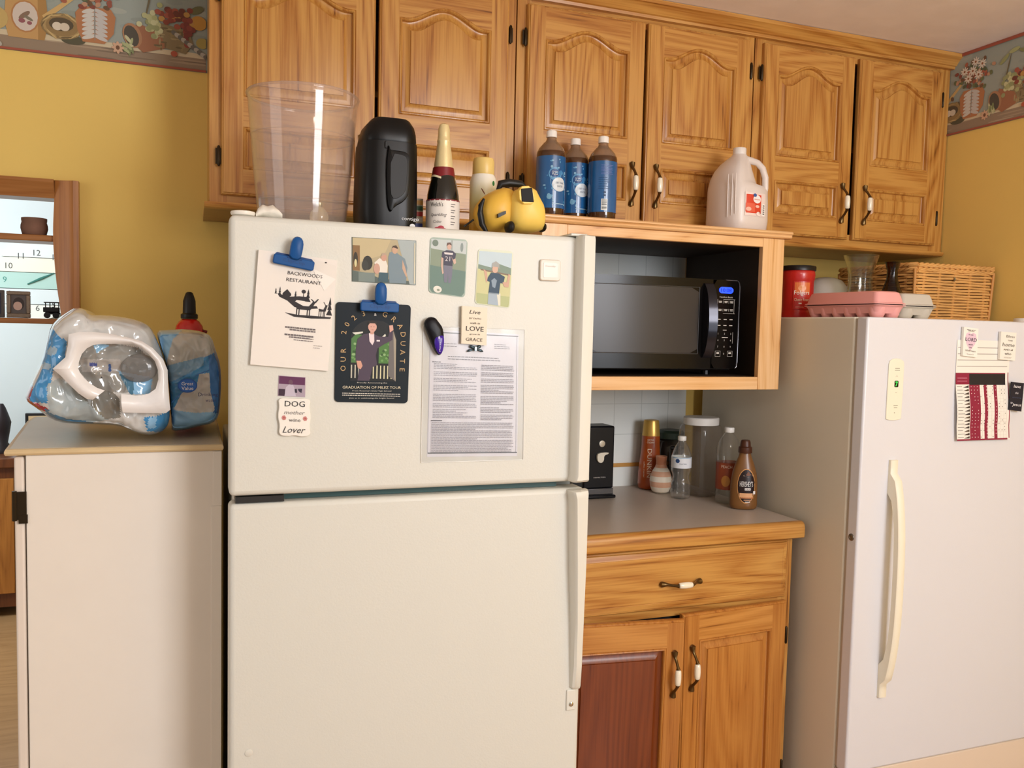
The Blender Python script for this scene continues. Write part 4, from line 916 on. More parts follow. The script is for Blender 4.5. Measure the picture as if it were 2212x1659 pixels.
# small colourful packet between the jug and cider bottle
o, y, at = None, None, None
t = thing('small_packet', (.474, -.72, FT), 'small colourful packet standing between the black jug and the cider bottle', 'packet')
b_ = MB().box(.468, .492, -.74, -.715, FT, FT+.085, K('#c9b79a', .4)).build('box', t, bevel=.001)
m = MB()
for i, c in enumerate(('#c25a3a', '#3a4a9a', '#e2dccc', '#c23a30', '#2a5a3a', '#d8a040')): m.flat([(.469, FT+.006+i*.013), (.491, FT+.006+i*.013), (.491, FT+.016+i*.013), (.469, FT+.016+i*.013)], -.7404, K(c, .4))
m.build('print', b_)
# cider bottle
bx, by = .527, -.78
t = thing('cider_bottle', (bx, by, FT), 'dark sparkling cider bottle with cream foil neck and burgundy band', 'bottle')
DG = K('#0d100b', .06, coat=.8)
MB().lathe(bx, by, [(.030, FT), (.035, FT+.003), (.037, FT+.01), (.0375, 1.70), (.0370, 1.732), (.0355, 1.752), (.031, 1.775), (.0255, 1.795), (.0215, 1.812)], DG, 36).build('glass', t, smooth=50)
f_ = MB().lathe(bx, by, [(.0222, 1.806), (.0205, 1.825), (.0165, 1.855), (.0145, 1.868), (.0152, 1.870), (.0152, 1.873), (.0142, 1.875), (.0135, 1.882), (.0132, 1.898), (.010, 1.908), (.004, 1.911)], K('#e6d29c', .38, metal=.25, bump=.2, bscale=200), 28).build('foil', t, smooth=40)
wave = lambda k: .004*sin(k)
m = MB(); L = []
n_ = 40
for r_, zb, wv in ((.0262, 1.795, 0), (.0235, 1.815, 0)): pass
m.rings([[(bx+(.0268-.0*0)*cos(a), by+.0268*sin(a), 1.790+.005*sin(2*a+1.0)) for a in [2*pi*i/n_ for i in range(n_)]], [(bx+.0235*cos(a), by+.0235*sin(a), 1.8125) for a in [2*pi*i/n_ for i in range(n_)]]], K('#7c1a20', .35), False, False)
m.rings([[(bx+(.0282)*cos(a), by+.0282*sin(a), 1.7855+.005*sin(2*a+1.0)) for a in [2*pi*i/n_ for i in range(n_)]], [(bx+.0270*cos(a), by+.0270*sin(a), 1.790+.005*sin(2*a+1.0)) for a in [2*pi*i/n_ for i in range(n_)]]], K('#ecdfb8', .4), False, False)
m.build('neck_band', t, smooth=60)
lb = MB().lathe(bx, by, [(.0379, FT+.006), (.0380, 1.738)], K('#eee6dc', .5), 40, cap0=False, cap1=False).build('label', t, smooth=60)
def cyl(cx, cy_, r, ang0=0, off=.0004):
    # wraps (x offset along the surface, z) round a cylinder; ang0 = viewing direction
    a0 = -pi/2-ang0
    return lambda X, Z: (cx+(r+off)*cos(a0+X/r), cy_+(r+off)*sin(a0+X/r), Z)
F = cyl(bx, by, .038, .26)
def wrap_rect(m, F, x0, x1, z0, z1, mat, n=8):
    vs = []; fs = []
    for i in range(n+1): X = x0+(x1-x0)*i/n; vs += [F(X, z0), F(X, z1)]
    for i in range(n): fs.append((2*i, 2*i+2, 2*i+3, 2*i+1))
    m.add(vs, fs, mat)
def wrap_ell(m, F, cx, cz, rx, rz, mat, n=20, rot=0):
    P = [(cx+rx*cos(a)*cos(rot)-rz*sin(a)*sin(rot), cz+rx*cos(a)*sin(rot)+rz*sin(a)*cos(rot)) for a in [2*pi*i/n for i in range(n)]]
    m.add([F(cx, cz)]+[F(*p) for p in P], [(0, 1+i, 1+(i+1) % n) for i in range(n)], mat)
m = MB(); wrap_rect(m, F, -.05, .05, 1.7365, 1.7395, K('#8a3038', .5)); m.text("Welch's", -.015, 1.728, .010, 0, K('#2a2426', .5), w=.030, fn=F); m.text('Sparkling', -.010, 1.704, .009, 0, K('#5a5250', .5), w=.036, shear=.4, fn=F)
m.text('Cider', -.012, 1.690, .006, 0, K('#8a8280', .5), w=.020, fn=F)
for i in range(4): wrap_rect(m, F, .018, .030, 1.728-i*.013, 1.7295-i*.013, K('#6a6260', .5), 3); wrap_rect(m, F, .018, .027, 1.723-i*.013, 1.7245-i*.013, K('#6a6260', .5), 3)
for a, b in ((-.012, 1.674), (-.004, 1.677), (-.008, 1.671), (.002, 1.672)): wrap_ell(m, F, a, b, .007, .004, K('#c2505c', .5))
m.build('lettering', lb)
# spray can
bx, by = .648, -.70
t = thing('spray_can', (bx, by, FT), 'white and yellow aerosol can with a cream cap, behind the yellow work light', 'can')
GRN = bpy.data.materials.new('can_print'); GRN.use_nodes = True; nt = GRN.node_tree
tc = nt.nodes.new('ShaderNodeTexCoord'); sp = nt.nodes.new('ShaderNodeSeparateXYZ'); mr = nt.nodes.new('ShaderNodeMapRange'); rp = nt.nodes.new('ShaderNodeValToRGB')
mr.inputs['From Min'].default_value = .03; mr.inputs['From Max'].default_value = .15
rp.color_ramp.elements[0].color = lin('#d9a83a'); rp.color_ramp.elements[1].color = lin('#f2ede0'); e = rp.color_ramp.elements.new(.5); e.color = lin('#e2dc9c')
nt.links.new(tc.outputs['Object'], sp.inputs[0]); nt.links.new(sp.outputs[2], mr.inputs[0]); nt.links.new(mr.outputs[0], rp.inputs[0]); nt.links.new(rp.outputs[0], nt.nodes['Principled BSDF'].inputs[0])
nt.nodes['Principled BSDF'].inputs['Roughness'].default_value = .3
b_ = MB().lathe(bx, by, [(.029, FT), (.0315, FT+.003), (.032, FT+.006), (.032, 1.802), (.030, 1.812), (.026, 1.820)], GRN, 32).build('body', t, smooth=50)
MB().lathe(bx, by, [(.0255, 1.8195), (.0262, 1.821), (.0258, 1.850), (.0235, 1.858), (.015, 1.861)], K('#e8c878', .35), 28).build('cap', t, smooth=40)
F = cyl(bx, by, .032, .28); m = MB(); BRN = K('#7a3c20', .5)
for (a, b, c, d) in ((-.006, 1.785, .004, 1.770), (.004, 1.770, .002, 1.745), (.003, 1.757, .012, 1.742), (.002, 1.745, -.002, 1.728)):
    wrap_ell(m, F, (a+c)/2, (b+d)/2, math.dist((a, b), (c, d))/2, .0012, BRN, 8, math.atan2(d-b, c-a))
for a, b in ((.003, 1.762), (.006, 1.748), (.0, 1.74), (.010, 1.744), (-.001, 1.730)): wrap_ell(m, F, a, b, .003, .0022, K('#a85a30', .5), 8)
wrap_ell(m, F, .026, 1.798, .004, .006, K('#2f7a3c', .5)); m.build('picture', b_)
# yellow work light
t = thing('work_light', (.69, -.82, FT), 'yellow cordless work light lying on the refrigerator in front of the spray can', 'light')
YE = K('#f3cd62', .42); YB = K('#151310', .45)
f8 = lambda *a, Y=-.84: [xz(u, v, Y) for u, v in a]
hd = smoothpoly(f8((1037, 450), (1050, 425), (1072, 408), (1100, 400), (1120, 412), (1122, 470), (1115, 500), (1060, 502), (1042, 480)), 1)
MB().pillow(hd, -.862, -.745, K('#e6b646', .42), 10, 2.6).build('head', t, smooth=50)
bd = smoothpoly(f8((1094, 440), (1100, 420), (1124, 405), (1148, 404), (1160, 428), (1172, 450), (1174, 485), (1166, 503), (1105, 503), (1094, 480)), 1)
b_ = MB().pillow(bd, -.885, -.77, YE, 10, 3).build('body', t, smooth=50)
wn = f8((1124, 408), (1148, 406), (1152, 437), (1126, 436), Y=-.886)
fr = f8((1119, 403), (1149, 401), (1158, 441), (1122, 441), Y=-.886)
w_ = MB().prism(smoothpoly(fr, 1), -.889, -.870, YE).build('window_frame', t, bevel=.0015)
MB().prism(wn, -.8905, -.8885, K('#151311', .5, spec=.2)).build('lens', w_, bevel=.0008)
# black rubber ring round the head
ring = f8((1050, 503), (1040, 485), (1036, 462), (1037, 445), (1044, 430))
MB().tube([(x, -.845+.0, z) for x, z in ring], [.004, .007, .007, .006, .003], YB, 10).build('rubber_ring', t, smooth=60)
rg = f8((1088, 405), (1094, 392), (1112, 389), (1140, 392), (1150, 400)); MB().tube([(x, -.80, z) for x, z in rg], [.004, .009, .0095, .008, .004], YB, 12).build('handle', t, smooth=60)
m = MB(); x, z = f8((1090, 494))[0]; m.pillow([(x+.008*cos(a), z+.013*sin(a)) for a in [2*pi*i/16 for i in range(16)]], -.893, -.85, YB, 6, 3)
x, z = f8((1172, 492))[0]; m.pillow([(x+.004*cos(a), z+.010*sin(a)) for a in [2*pi*i/16 for i in range(16)]], -.86, -.82, YB, 6, 3); m.build('rubber_foot', t, smooth=60)
m = MB(); p = f8((1076, 462), (1093, 455), (1093, 462), (1077, 470), Y=-.868); m.prism(p, -.868, -.857, YB); m.build('switch', t)
c_ = f8((1035, 470), (1024, 478), (1014, 485)); o = MB().tube([(x, -.80, max(z, FT+.003)) for x, z in c_], .0022, YB, 8).build('cord', t, smooth=60)
# ------------------------------------------------------------------ things on the microwave cabinet ledge (top z = 1.764)
LT_ = 1.7642
def soda(x, y, label, ang, barcode=False):
    t = thing('soda_bottle', (x, y, LT_), label, 'bottle', 'blue label soda bottles on the microwave cabinet')
    R0 = .041; PB = K('#5a3a22', .08, trans=.25, coat=.4); PN = K('#b49478', .1, trans=.55, coat=.3)
    b_ = MB().lathe(x, y, [(.030, LT_), (.037, LT_+.003), (.0395, LT_+.012), (R0-.001, LT_+.03), (R0-.001, 1.930), (.0402, 1.938), (.0385, 1.944)], PB, 32).build('body', t, smooth=50)
    MB().lathe(x, y, [(.0387, 1.944), (.034, 1.954), (.024, 1.966), (.0155, 1.974), (.0135, 1.980), (.0133, 1.988)], PN, 28).build('neck', t, smooth=50)
    MB().lathe(x, y, [(.0142, 1.984), (.0148, 1.9845), (.0148, 1.999), (.0135, 2.002), (.008, 2.0025)], K('#f4f0ea', .35), 24).build('cap', t, smooth=40)
    lb = MB().lathe(x, y, [(R0, 1.7885), (R0, 1.929)], K('#23619c', .22, coat=.5, var=.12), 36, cap0=False, cap1=False).build('label', t, smooth=60)
    F = cyl(x, y, R0, ang); m = MB()
    if not barcode:
        G = lambda X, Z: cyl(x, y, R0, ang, .0006)(X, Z)
        wrap_ell(m, F, .012, 1.862, .024, .030, K('#3f86bd', .3)); wrap_ell(m, F, .002, 1.880, .019, .018, K('#5b9ac8', .3)); wrap_ell(m, G, .000, 1.882, .013, .011, K('#1a4a86', .3))
        wrap_rect(m, lambda X, Z: cyl(x, y, R0, ang, .0009)(X, Z), -.002, .031, 1.838, 1.862, K('#d9e2e8', .3)); wrap_ell(m, lambda X, Z: cyl(x, y, R0, ang, .0009)(X, Z), .014, 1.852, .021, .019, K('#d9e2e8', .3))
        T_ = lambda X, Z: cyl(x, y, R0, ang, .0013)(X, Z)
        m.text('Great', 0, 1.885, .005, 0, K('#e8eef2', .3), w=.016, fn=T_); m.text('Value', 0, 1.879, .005, 0, K('#e8eef2', .3), w=.016, fn=T_)
        m.text('DIET TONIC', .016, 1.856, .005, 0, K('#5c6c84', .3), w=.026, fn=T_); m.text('WATER', .016, 1.847, .005, 0, K('#5c6c84', .3), w=.018, fn=T_)
        R_ = random.Random(5)
        for i in range(26): wrap_ell(m, F, -.03+.07*R_.random(), 1.795+.13*R_.random(), .0015+.003*R_.random(), .0015+.003*R_.random(), K(R_.choice(['#5a9cc8', '#8cbcd8', '#1a4a86']), .3), 10)
        wrap_ell(m, G, -.014, 1.818, .007, .007, K('#7ab0d0', .3)); wrap_rect(m, F, -.005, .030, 1.799, 1.801, K('#a8cce0', .3))
    else:
        wrap_rect(m, F, -.006, .012, 1.793, 1.824, K('#e4e8e6', .3), 4); T_ = lambda X, Z: cyl(x, y, R0, ang, .0008)(X, Z)
        for i, h in enumerate((.0012, .002, .001, .0018, .001, .002, .0014, .001)): wrap_rect(m, T_, -.004, .010, 1.796+i*.0035, 1.796+i*.0035+h, K('#20242a', .4), 3)
        for z in (1.832, 1.840): wrap_rect(m, F, .0, .007, z, z+.004, K('#12345c', .4), 2)
        for i in range(6): wrap_rect(m, F, -.014, .018-.004*(i % 3), 1.852+i*.006, 1.8535+i*.006, K('#174a78', .4), 5)
        for i in range(7): wrap_rect(m, F, -.008, .028-.003*(i % 3), 1.892+i*.004, 1.8932+i*.004, K('#6a78b8', .4), 5)
    m.build('label_print', lb); return t
c0 = px(1189, 400, -.452); soda(c0.x, -.452, 'blue label soda bottle, leftmost of the three on the microwave cabinet', .12)
c0 = px(1241, 400, -.392); soda(c0.x, -.392, 'blue label soda bottle in the middle of the three on the microwave cabinet', .20)
c0 = px(1301, 400, -.452); soda(c0.x, -.452, 'blue label soda bottle with its barcode facing out, rightmost of the three', .36, True)
# milk jug
t = thing('milk_jug', (1.535, -.445, LT_), 'empty translucent plastic gallon jug with a red and white label on the microwave cabinet', 'jug')
JM = K('#efe4dc', .35, trans=.15, coat=.1); jx, jy = 1.541, -.447
JA = -.60
def JR(x, y, z): return (jx+(x-jx)*cos(JA)-(y-jy)*sin(JA), jy+(x-jx)*sin(JA)+(y-jy)*cos(JA), z)
def dsec(z, l, r, d, n=40, p=1.45):
    o = []
    for j in range(n):
        a = 2*pi*j/n; c, s = cos(a), sin(a); k = (abs(c)**p+abs(s)**p)**(-1/p)
        o.append((jx+(r if c > 0 else l)*k*c, jy+d*k*s, z))
    return [JR(*q) for q in o]
L = [dsec(LT_, .086, .080, .084), dsec(LT_+.005, .091, .086, .090), dsec(LT_+.03, .092, .089, .092), dsec(1.85, .091, .088, .092), dsec(1.885, .090, .086, .091), dsec(1.897, .089, .078, .089), dsec(1.905, .087, .054, .087), dsec(1.920, .084, .048, .082), dsec(1.945, .072, .040, .070), dsec(1.965, .056, .034, .054), dsec(1.980, .038, .030, .037), dsec(1.990, .024, .024, .024, p=1.9), dsec(1.995, .0205, .0205, .0205, p=2)]
b_ = MB().rings(L, JM).build('body', t, smooth=50)
MB().tube([JR(*q) for q in [(jx+.018, jy, 1.979), (jx+.035, jy, 1.976), (jx+.054, jy, 1.969), (jx+.069, jy, 1.952), (jx+.0775, jy, 1.925), (jx+.0775, jy, 1.895), (jx+.072, jy, 1.870)]], [.013, .0105, .0095, .0095, .0095, .010, .012], JM, 16).build('handle', t, smooth=60)
MB().lathe(jx, jy, [(.0195, 1.994), (.0198, 1.998), (.0198, 2.012), (.018, 2.0145)], K('#f2ebe4', .4, trans=.1), 24).build('spout', t, smooth=40)
# label on the right front facet
def FJ(X, Z, off=.0012):
    a = math.radians(-84+64*X); c, q = cos(a), sin(a); k = (abs(c)**1.45+abs(q)**1.45)**(-1/1.45)
    x, y = (.0895+off)*k*c, (.0923+off)*k*q
    return JR(jx+x, jy+y, Z)
m = MB(); 
def jr(x0, x1, z0, z1, col, off):
    n_ = 12; vs = []; fs = []
    for i in range(n_+1): X = x0+(x1-x0)*i/n_; vs += [FJ(X, z0, off), FJ(X, z1, off)]
    for i in range(n_): fs.append((2*i, 2*i+2, 2*i+3, 2*i+1))
    m.add(vs, fs, K(col, .4))
jr(.12, 1.0, 1.804, 1.872, '#eddad2', .001); jr(.16, .78, 1.812, 1.866, '#d8452c', .0014); jr(.14, .5, 1.815, 1.84, '#e0644a', .0018)
jr(.80, .98, 1.806, 1.842, '#f4efea', .0022)
for i in range(5): jr(.86, .94, 1.811+i*.006, 1.814+i*.006, '#4a4644', .0026)
def je(cx, cz, rx, rz, col, off): m.add([FJ(cx, cz, off)]+[FJ(cx+rx*cos(a), cz+rz*sin(a), off) for a in [2*pi*i/18 for i in range(18)]], [(0, 1+i, 1+(i+1) % 18) for i in range(18)], K(col, .4))
je(.58, 1.853, .17, .012, '#f4efec', .0024); je(.48, 1.864, .07, .005, '#3c5c9c', .0028); je(.25, 1.823, .10, .006, '#f0b8a4', .0024); je(.6, 1.832, .09, .004, '#f0c4b4', .0024); je(.66, 1.811, .10, .006, '#f4e4dc', .0024)
m.text('SPRING WATER', .58, 1.852, .0035, 0, K('#d86a50', .4), w=.26, fn=lambda X, Z: FJ(X, Z, .003)); m.text('S', .72, 1.815, .008, 0, K('#8a2c20', .4), w=.07, fn=lambda X, Z: FJ(X, Z, .003))
m.build('label', b_)
m = MB()
for i, xo in enumerate((-.030, -.018, -.008)): MB().tube([JR(jx+xo, jy-.0925*(1-(abs(xo)/.092)**1.45)**(1/1.45)-.0005, z) for z in (1.80+i*.004, 1.84, 1.90, 1.925)], [.0008, .0018, .0018, .0008], JM, 8).build('moulded_rib', b_, smooth=60)
# ------------------------------------------------------------------ things on the worktop (z = 0.9155)
WZ = .9162
t = thing('can_opener', (1.25, -.14, WZ), 'tall black electric can opener half hidden by the refrigerator handle', 'can opener')
KB = K('#090a10', .35, spec=.3)
MB().box(1.175, 1.290, -.20, -.10, WZ, WZ+.010, KB).build('base', t, bevel=.003)
MB().box(1.178, 1.287, -.185, -.10, WZ+.0101, WZ+.030, K('#5c5c60', .3, metal=.6)).build('metal_band', t, bevel=.002)
b_ = MB().box(1.178, 1.287, -.185, -.10, WZ+.0301, 1.150, KB).build('body', t, bevel=.005)
m = MB().prism(smoothpoly([(1.225, 1.064), (1.262, 1.066), (1.262, 1.060), (1.246, 1.056), (1.246, 1.038), (1.236, 1.030), (1.224, 1.036), (1.221, 1.052)], 1), -.195, -.1855, K('#ddd6c6', .3)); m.build('lever', b_, bevel=.001)
m = MB(); m.rings([[(1.241+r*cos(a), y, 1.093+r*sin(a)) for a in [2*pi*i/18 for i in range(18)]] for r, y in ((.011, -.1853), (.0105, -.188), (.006, -.1885))], K('#b9b4aa', .3, metal=.5)); m.build('cutting_wheel', b_, smooth=40)
m = MB().text('HAMILTON', 1.236, .983, .004, -.1856, K('#c9c6c0', .5), w=.042); m.build('lettering', b_)
# coffee creamer
cx, cy_ = 1.484, -.075
t = thing('creamer_bottle', (cx, cy_, WZ), 'orange-brown coffee creamer bottle with a gold cap near the tiled wall', 'bottle')
OR = K('#b04e1a', .28, coat=.4, var=.25)
b_ = MB().lathe(cx, cy_, [(.034, WZ), (.039, WZ+.004), (.041, WZ+.02), (.0405, .965), (.0365, 1.01), (.0325, 1.045), (.0310, 1.075), (.0305, 1.100)], OR, 32, sy=.8, rot=-.5).build('body', t, smooth=50)
MB().lathe(cx, cy_, [(.0302, 1.1003), (.0308, 1.101), (.0265, 1.150), (.0245, 1.155), (.014, 1.157)], K('#c9a050', .3, metal=.5), 28, sy=.85, rot=-.5).build('cap', t, smooth=35)
m = MB(); TW = K('#efd9c0', .4)
def fS(X, Z):
    k = .0405 if Z < .965 else .0405-(Z-.965)*.078
    q = max(-.97, min(.97, X/k)); y = -k*.8*sqrt(1-q*q)-.0007; r = -.5
    return (cx+X*cos(r)-y*sin(r), cy_+X*sin(r)+y*cos(r), Z)
m.text('DUNKIN', cx*0-.003, 1.008, .015, 0, TW, w=.098, rot=-pi/2, fn=fS); m.text("EXTRA", 0, 1.088, .006, 0, TW, w=.022, fn=fS); m.text("CREAMY", 0, 1.079, .006, 0, TW, w=.026, fn=fS); m.text('coffee creamer', -.020, .985, .005, 0, TW, w=.055, rot=-pi/2, fn=fS)
m.build('lettering', b_)
# pink striped vase
vx, vy = 1.483, -.152
t = thing('striped_vase', (vx, vy, WZ), 'small round pink and cream striped bud vase on the worktop', 'vase')
pr = [(r_*.85, z_) for r_, z_ in [(.025, WZ), (.034, WZ+.006), (.0415, WZ+.022), (.044, WZ+.040), (.0415, WZ+.058), (.034, WZ+.074), (.025, WZ+.086), (.0205, WZ+.096), (.0205, WZ+.108), (.0225, WZ+.122), (.0205, WZ+.1225)]]
m = MB(); cols = ['#e8dccb', '#e8dccb', '#dba98c', '#e8dccb', '#dba98c', '#e8dccb', '#d9a080', '#d08c6a', '#d08c6a', '#d08c6a']
for i in range(len(pr)-1): m.lathe(vx, vy, [pr[i], pr[i+1]], K(cols[i], .35), 32, cap0=(i == 0), cap1=False)
bm_ = m.build('body', t, smooth=60)
MB().lathe(vx, vy, [(.0190, WZ+.1223), (.0196, WZ+.1235), (.0185, WZ+.1245), (.0168, WZ+.1235)], K('#d9a080', .35), 24, cap0=False, cap1=False).build('rim', t, smooth=60)
# small water bottle
bx, by = 1.500, -.250
WB = clear('water_bottle_plastic', '#f7f7f4', .62, .03, .05, '#f4f2ee')
t = thing('water_bottle', (bx, by, WZ), 'empty clear plastic water bottle with a white label in front of the pink vase', 'bottle')
pr = [(.024, WZ), (.030, WZ+.002), (.033, WZ+.010), (.0325, WZ+.030), (.0305, WZ+.036), (.0325, WZ+.042), (.0318, WZ+.054), (.0285, WZ+.060), (.0265, WZ+.070), (.028, WZ+.080), (.0315, WZ+.088), (.0325, WZ+.094), (.0325, 1.055), (.030, 1.066), (.022, 1.086), (.014, 1.098), (.0118, 1.103), (.0118, 1.108)]
b_ = MB().lathe(bx, by, pr, WB, 32).build('body', t, smooth=60)
MB().lathe(bx, by, [(.013, 1.106), (.0135, 1.107), (.0135, 1.1185), (.012, 1.1205), (.004, 1.121)], K('#efece6', .35), 20).build('cap', t, smooth=40)
lb = MB().lathe(bx, by, [(.0330, 1.018), (.0331, 1.0535)], K('#e9ebee', .3), 32, cap0=False, cap1=False).build('label', t, smooth=60)
F = cyl(bx, by, .0332, .5); m = MB(); wrap_ell(m, F, -.014, 1.042, .007, .007, K('#2c4a78', .4)); m.text('Great Value', .004, 1.033, .004, 0, K('#6a7a90', .4), w=.024, fn=F); wrap_rect(m, F, -.035, .035, 1.051, 1.053, K('#7ea8c8', .4)); m.build('label_print', lb)
# dark jar behind
jx_, jy_ = 1.575, -.055
t = thing('dark_lidded_jar', (jx_, jy_, WZ), 'smoky glass jar with a dark green lid at the back corner of the worktop', 'jar')
MB().lathe(jx_, jy_, [(.042, WZ), (.047, WZ+.004), (.048, 1.05), (.045, 1.075), (.036, 1.085)], clear('smoky_glass', '#b0aaa4', .3, .04, .10, '#4a4644'), 32).build('body', t, smooth=50)
MB().lathe(jx_, jy_, [(.042, 1.0855), (.046, 1.088), (.047, 1.108), (.040, 1.116), (.020, 1.119)], K('#2a3a30', .4), 32).build('lid', t, smooth=40)
MB().tube([(jx_-.028, jy_-.048, 1.060), (jx_-.01, jy_-.056, 1.058), (jx_+.015, jy_-.054, 1.059)], [.006, .009, .006], BLACK, 10).build('handle', t, smooth=60)
# big square jar
bx, by = 1.604, -.198
t = thing('storage_jar', (bx, by, WZ), 'large empty clear square plastic jar with a white screw lid', 'jar')
PJ = clear('jar_plastic', '#eeeae6', .55, .04, .07, '#e4ddd6')
MB().lathe(bx, by, [(.055, WZ), (.060, WZ+.004), (.062, WZ+.015), (.062, 1.115), (.060, 1.132), (.058, 1.143), (.054, 1.150)], PJ, 40, p=4.2, rot=.35).build('body', t, smooth=50)
MB().lathe(bx, by, [(.0565, 1.151), (.0590, 1.152), (.0595, 1.1735), (.057, 1.1765), (.030, 1.178)], K('#eeeae4', .4), 40).build('lid', t, smooth=35)
# peach drink bottle
bx, by = 1.610, -.352
t = thing('drink_bottle', (bx, by, WZ), 'empty clear bottle with an orange peach label and white cap, against the freezer', 'bottle')
b_ = MB().lathe(bx, by, [(.030, WZ), (.036, WZ+.003), (.038, WZ+.012), (.038, .955), (.0372, .96), (.0372, 1.050), (.039, 1.055), (.0395, 1.075), (.037, 1.100), (.028, 1.122), (.017, 1.136), (.0135, 1.141), (.0135, 1.146)], WB, 32).build('body', t, smooth=60)
MB().lathe(bx, by, [(.0150, 1.143), (.0155, 1.144), (.0155, 1.157), (.014, 1.159), (.004, 1.1595)], K('#efece6', .35), 20).build('cap', t, smooth=40)
lb = MB().lathe(bx, by, [(.0380, .962), (.0380, 1.048)], K('#9c4a2c', .35, var=.25), 32, cap0=False, cap1=False).build('label', t, smooth=60)
F = cyl(bx, by, .0383, .45); m = MB(); m.text('PEACH', -.010, 1.036, .009, 0, K('#e8d4c0', .4), w=.034, fn=F); wrap_ell(m, F, -.012, .990, .014, .018, K('#c98a40', .4)); m.build('label_print', lb)
# chocolate syrup
t = thing('syrup_bottle', (1.608, -.43, WZ), 'brown squeeze bottle of chocolate syrup with an oval label, front right of the worktop', 'bottle')
sx_, sy_ = 1.606, -.445; SB = K('#7c5228', .35, coat=.2)
prs = [(r_*.88, z_) for r_, z_ in [(.040, WZ), (.046, WZ+.004), (.048, WZ+.014), (.0475, .965), (.0465, 1.0), (.042, 1.028), (.033, 1.055), (.023, 1.078), (.0195, 1.090)]]
b_ = MB().lathe(sx_, sy_, prs, SB, 36, sy=.66, rot=-.45).build('body', t, smooth=60)
MB().lathe(sx_, sy_, [(.0205, 1.0905), (.0210, 1.092), (.0205, 1.108), (.0165, 1.111), (.0150, 1.125), (.0125, 1.130), (.006, 1.131)], K('#4a2614', .4), 24).build('cap', t, smooth=40)
def FS_(X, Z, off=.0008):
    k = 1 if Z < .965 else max(.3, 1-(Z-.965)*3.0)
    k = .0418 if Z < .985 else .0418-(Z-.985)*.125
    q = max(-.97, min(.97, X/k)); y = -sqrt(1-q*q)*k*.66-off
    r = -.45; return (sx_+X*cos(r)-y*sin(r), sy_+X*sin(r)+y*cos(r), Z)
def oval(m, rx, rz, col, off, cx=.003, cz=.990):
    rr = [0, .35, .7, 1]; n_ = 28; vs = []; fs = []
    for r in rr:
        for i in range(n_): a = 2*pi*i/n_; vs.append(FS_(cx+rx*r*cos(a), cz+rz*r*sin(a), off))
    for k in range(3):
        for i in range(n_): a = k*n_+i; b = k*n_+(i+1) % n_; fs.append((a, b, b+n_, a+n_))
    m.add(vs, fs, col)
m = MB(); oval(m, .0275, .054, K('#d89a58', .4), .0008); oval(m, .0258, .051, K('#24100e', .3), .0014)
f = lambda X, Z: FS_(X, Z, .0022)
m.text("HERSHEY'S", .003, .997, .0165, 0, K('#efe9e4', .4), w=.040, fn=f)
def fr_(cx, cz, w, h, col, off=.0018):
    n_ = 6; vs = []; fs = []
    for i in range(n_+1): X = cx-w/2+w*i/n_; vs += [FS_(X, cz-h/2, off), FS_(X, cz+h/2, off)]
    for i in range(n_): fs.append((2*i, 2*i+2, 2*i+3, 2*i+1))
    m.add(vs, fs, K(col, .4))
fr_(.007, .981, .018, .0075, '#f4ece6'); m.text('SYRUP', .007, .981, .004, 0, K('#3a1c18', .4), w=.015, fn=lambda X, Z: FS_(X, Z, .0024))
fr_(.003, .962, .040, .013, '#e0a878'); fr_(.028, .970, .007, .010, '#f4ece6'); fr_(.006, .954, .040, .004, '#c27a48'); fr_(.008, .947, .024, .003, '#b98a68'); fr_(.008, .941, .016, .003, '#d8d0c8')
m.add([FS_(-.008, 1.022, .002), FS_(.008, 1.018, .002), (FS_(.024, 1.022, .002)), FS_(.010, 1.030, .002)], [(0, 1, 2, 3)], K('#d8b8a0', .4)); m.add([FS_(.0, 1.024, .0024), FS_(.008, 1.022, .0024), FS_(.016, 1.024, .0024), FS_(.008, 1.036, .0024)], [(0, 1, 2, 3)], K('#7a4a30', .4))
m.build('label', b_)
# ------------------------------------------------------------------ things on top of the white freezer (top z = 1.5115)
ZT = 1.5117
c0 = px(1722, 640, -.40); cx, cy_ = c0.x, -.40
t = thing('coffee_canister', (cx, cy_, ZT), 'red plastic ground coffee canister with a black lid, beside the oak box on the freezer', 'canister')
RD = K('#c22420', .3, coat=.3); 
b_ = MB().lathe(cx, cy_, [(.047, ZT), (.0515, ZT+.003), (.053, ZT+.014), (.050, ZT+.022), (.0495, ZT+.026), (.0495, ZT+.118), (.052, ZT+.124), (.0515, ZT+.130), (.053, ZT+.136), (.0515, ZT+.146), (.050, ZT+.150)], RD, 40).build('body', t, smooth=45)
MB().lathe(cx, cy_, [(.0525, ZT+.1502), (.0545, ZT+.151), (.0545, ZT+.163), (.052, ZT+.166), (.030, ZT+.166)], K('#141214', .35), 40).build('lid', t, smooth=40)
F = cyl(cx, cy_, .0505, .52, .0012); m = MB(); wrap_rect(m, F, -.020, .034, ZT+.028, ZT+.116, K('#c8342a', .3), 10); wrap_rect(m, lambda X, Z: cyl(cx, cy_, .0505, .52, .0016)(X, Z), -.016, .031, ZT+.078, ZT+.112, K('#e0783c', .3), 8); wrap_ell(m, lambda X, Z: cyl(cx, cy_, .0505, .52, .002)(X, Z), .006, ZT+.094, .012, .010, K('#eb9a5c', .3))
f = cyl(cx, cy_, .0505, .52, .0026)
m.text('Folgers', .006, ZT+.078, .017, 0, K('#f6efe4', .4), w=.046, fn=f); m.text('Classic Roast', .006, ZT+.058, .009, 0, K('#f2d8b8', .4), w=.044, fn=f); wrap_rect(m, f, -.003, .006, ZT+.044, ZT+.048, K('#f6efe4', .4), 2); wrap_rect(m, f, -.012, .012, ZT+.034, ZT+.0355, K('#e8a890', .4), 4)
m.build('label', b_)
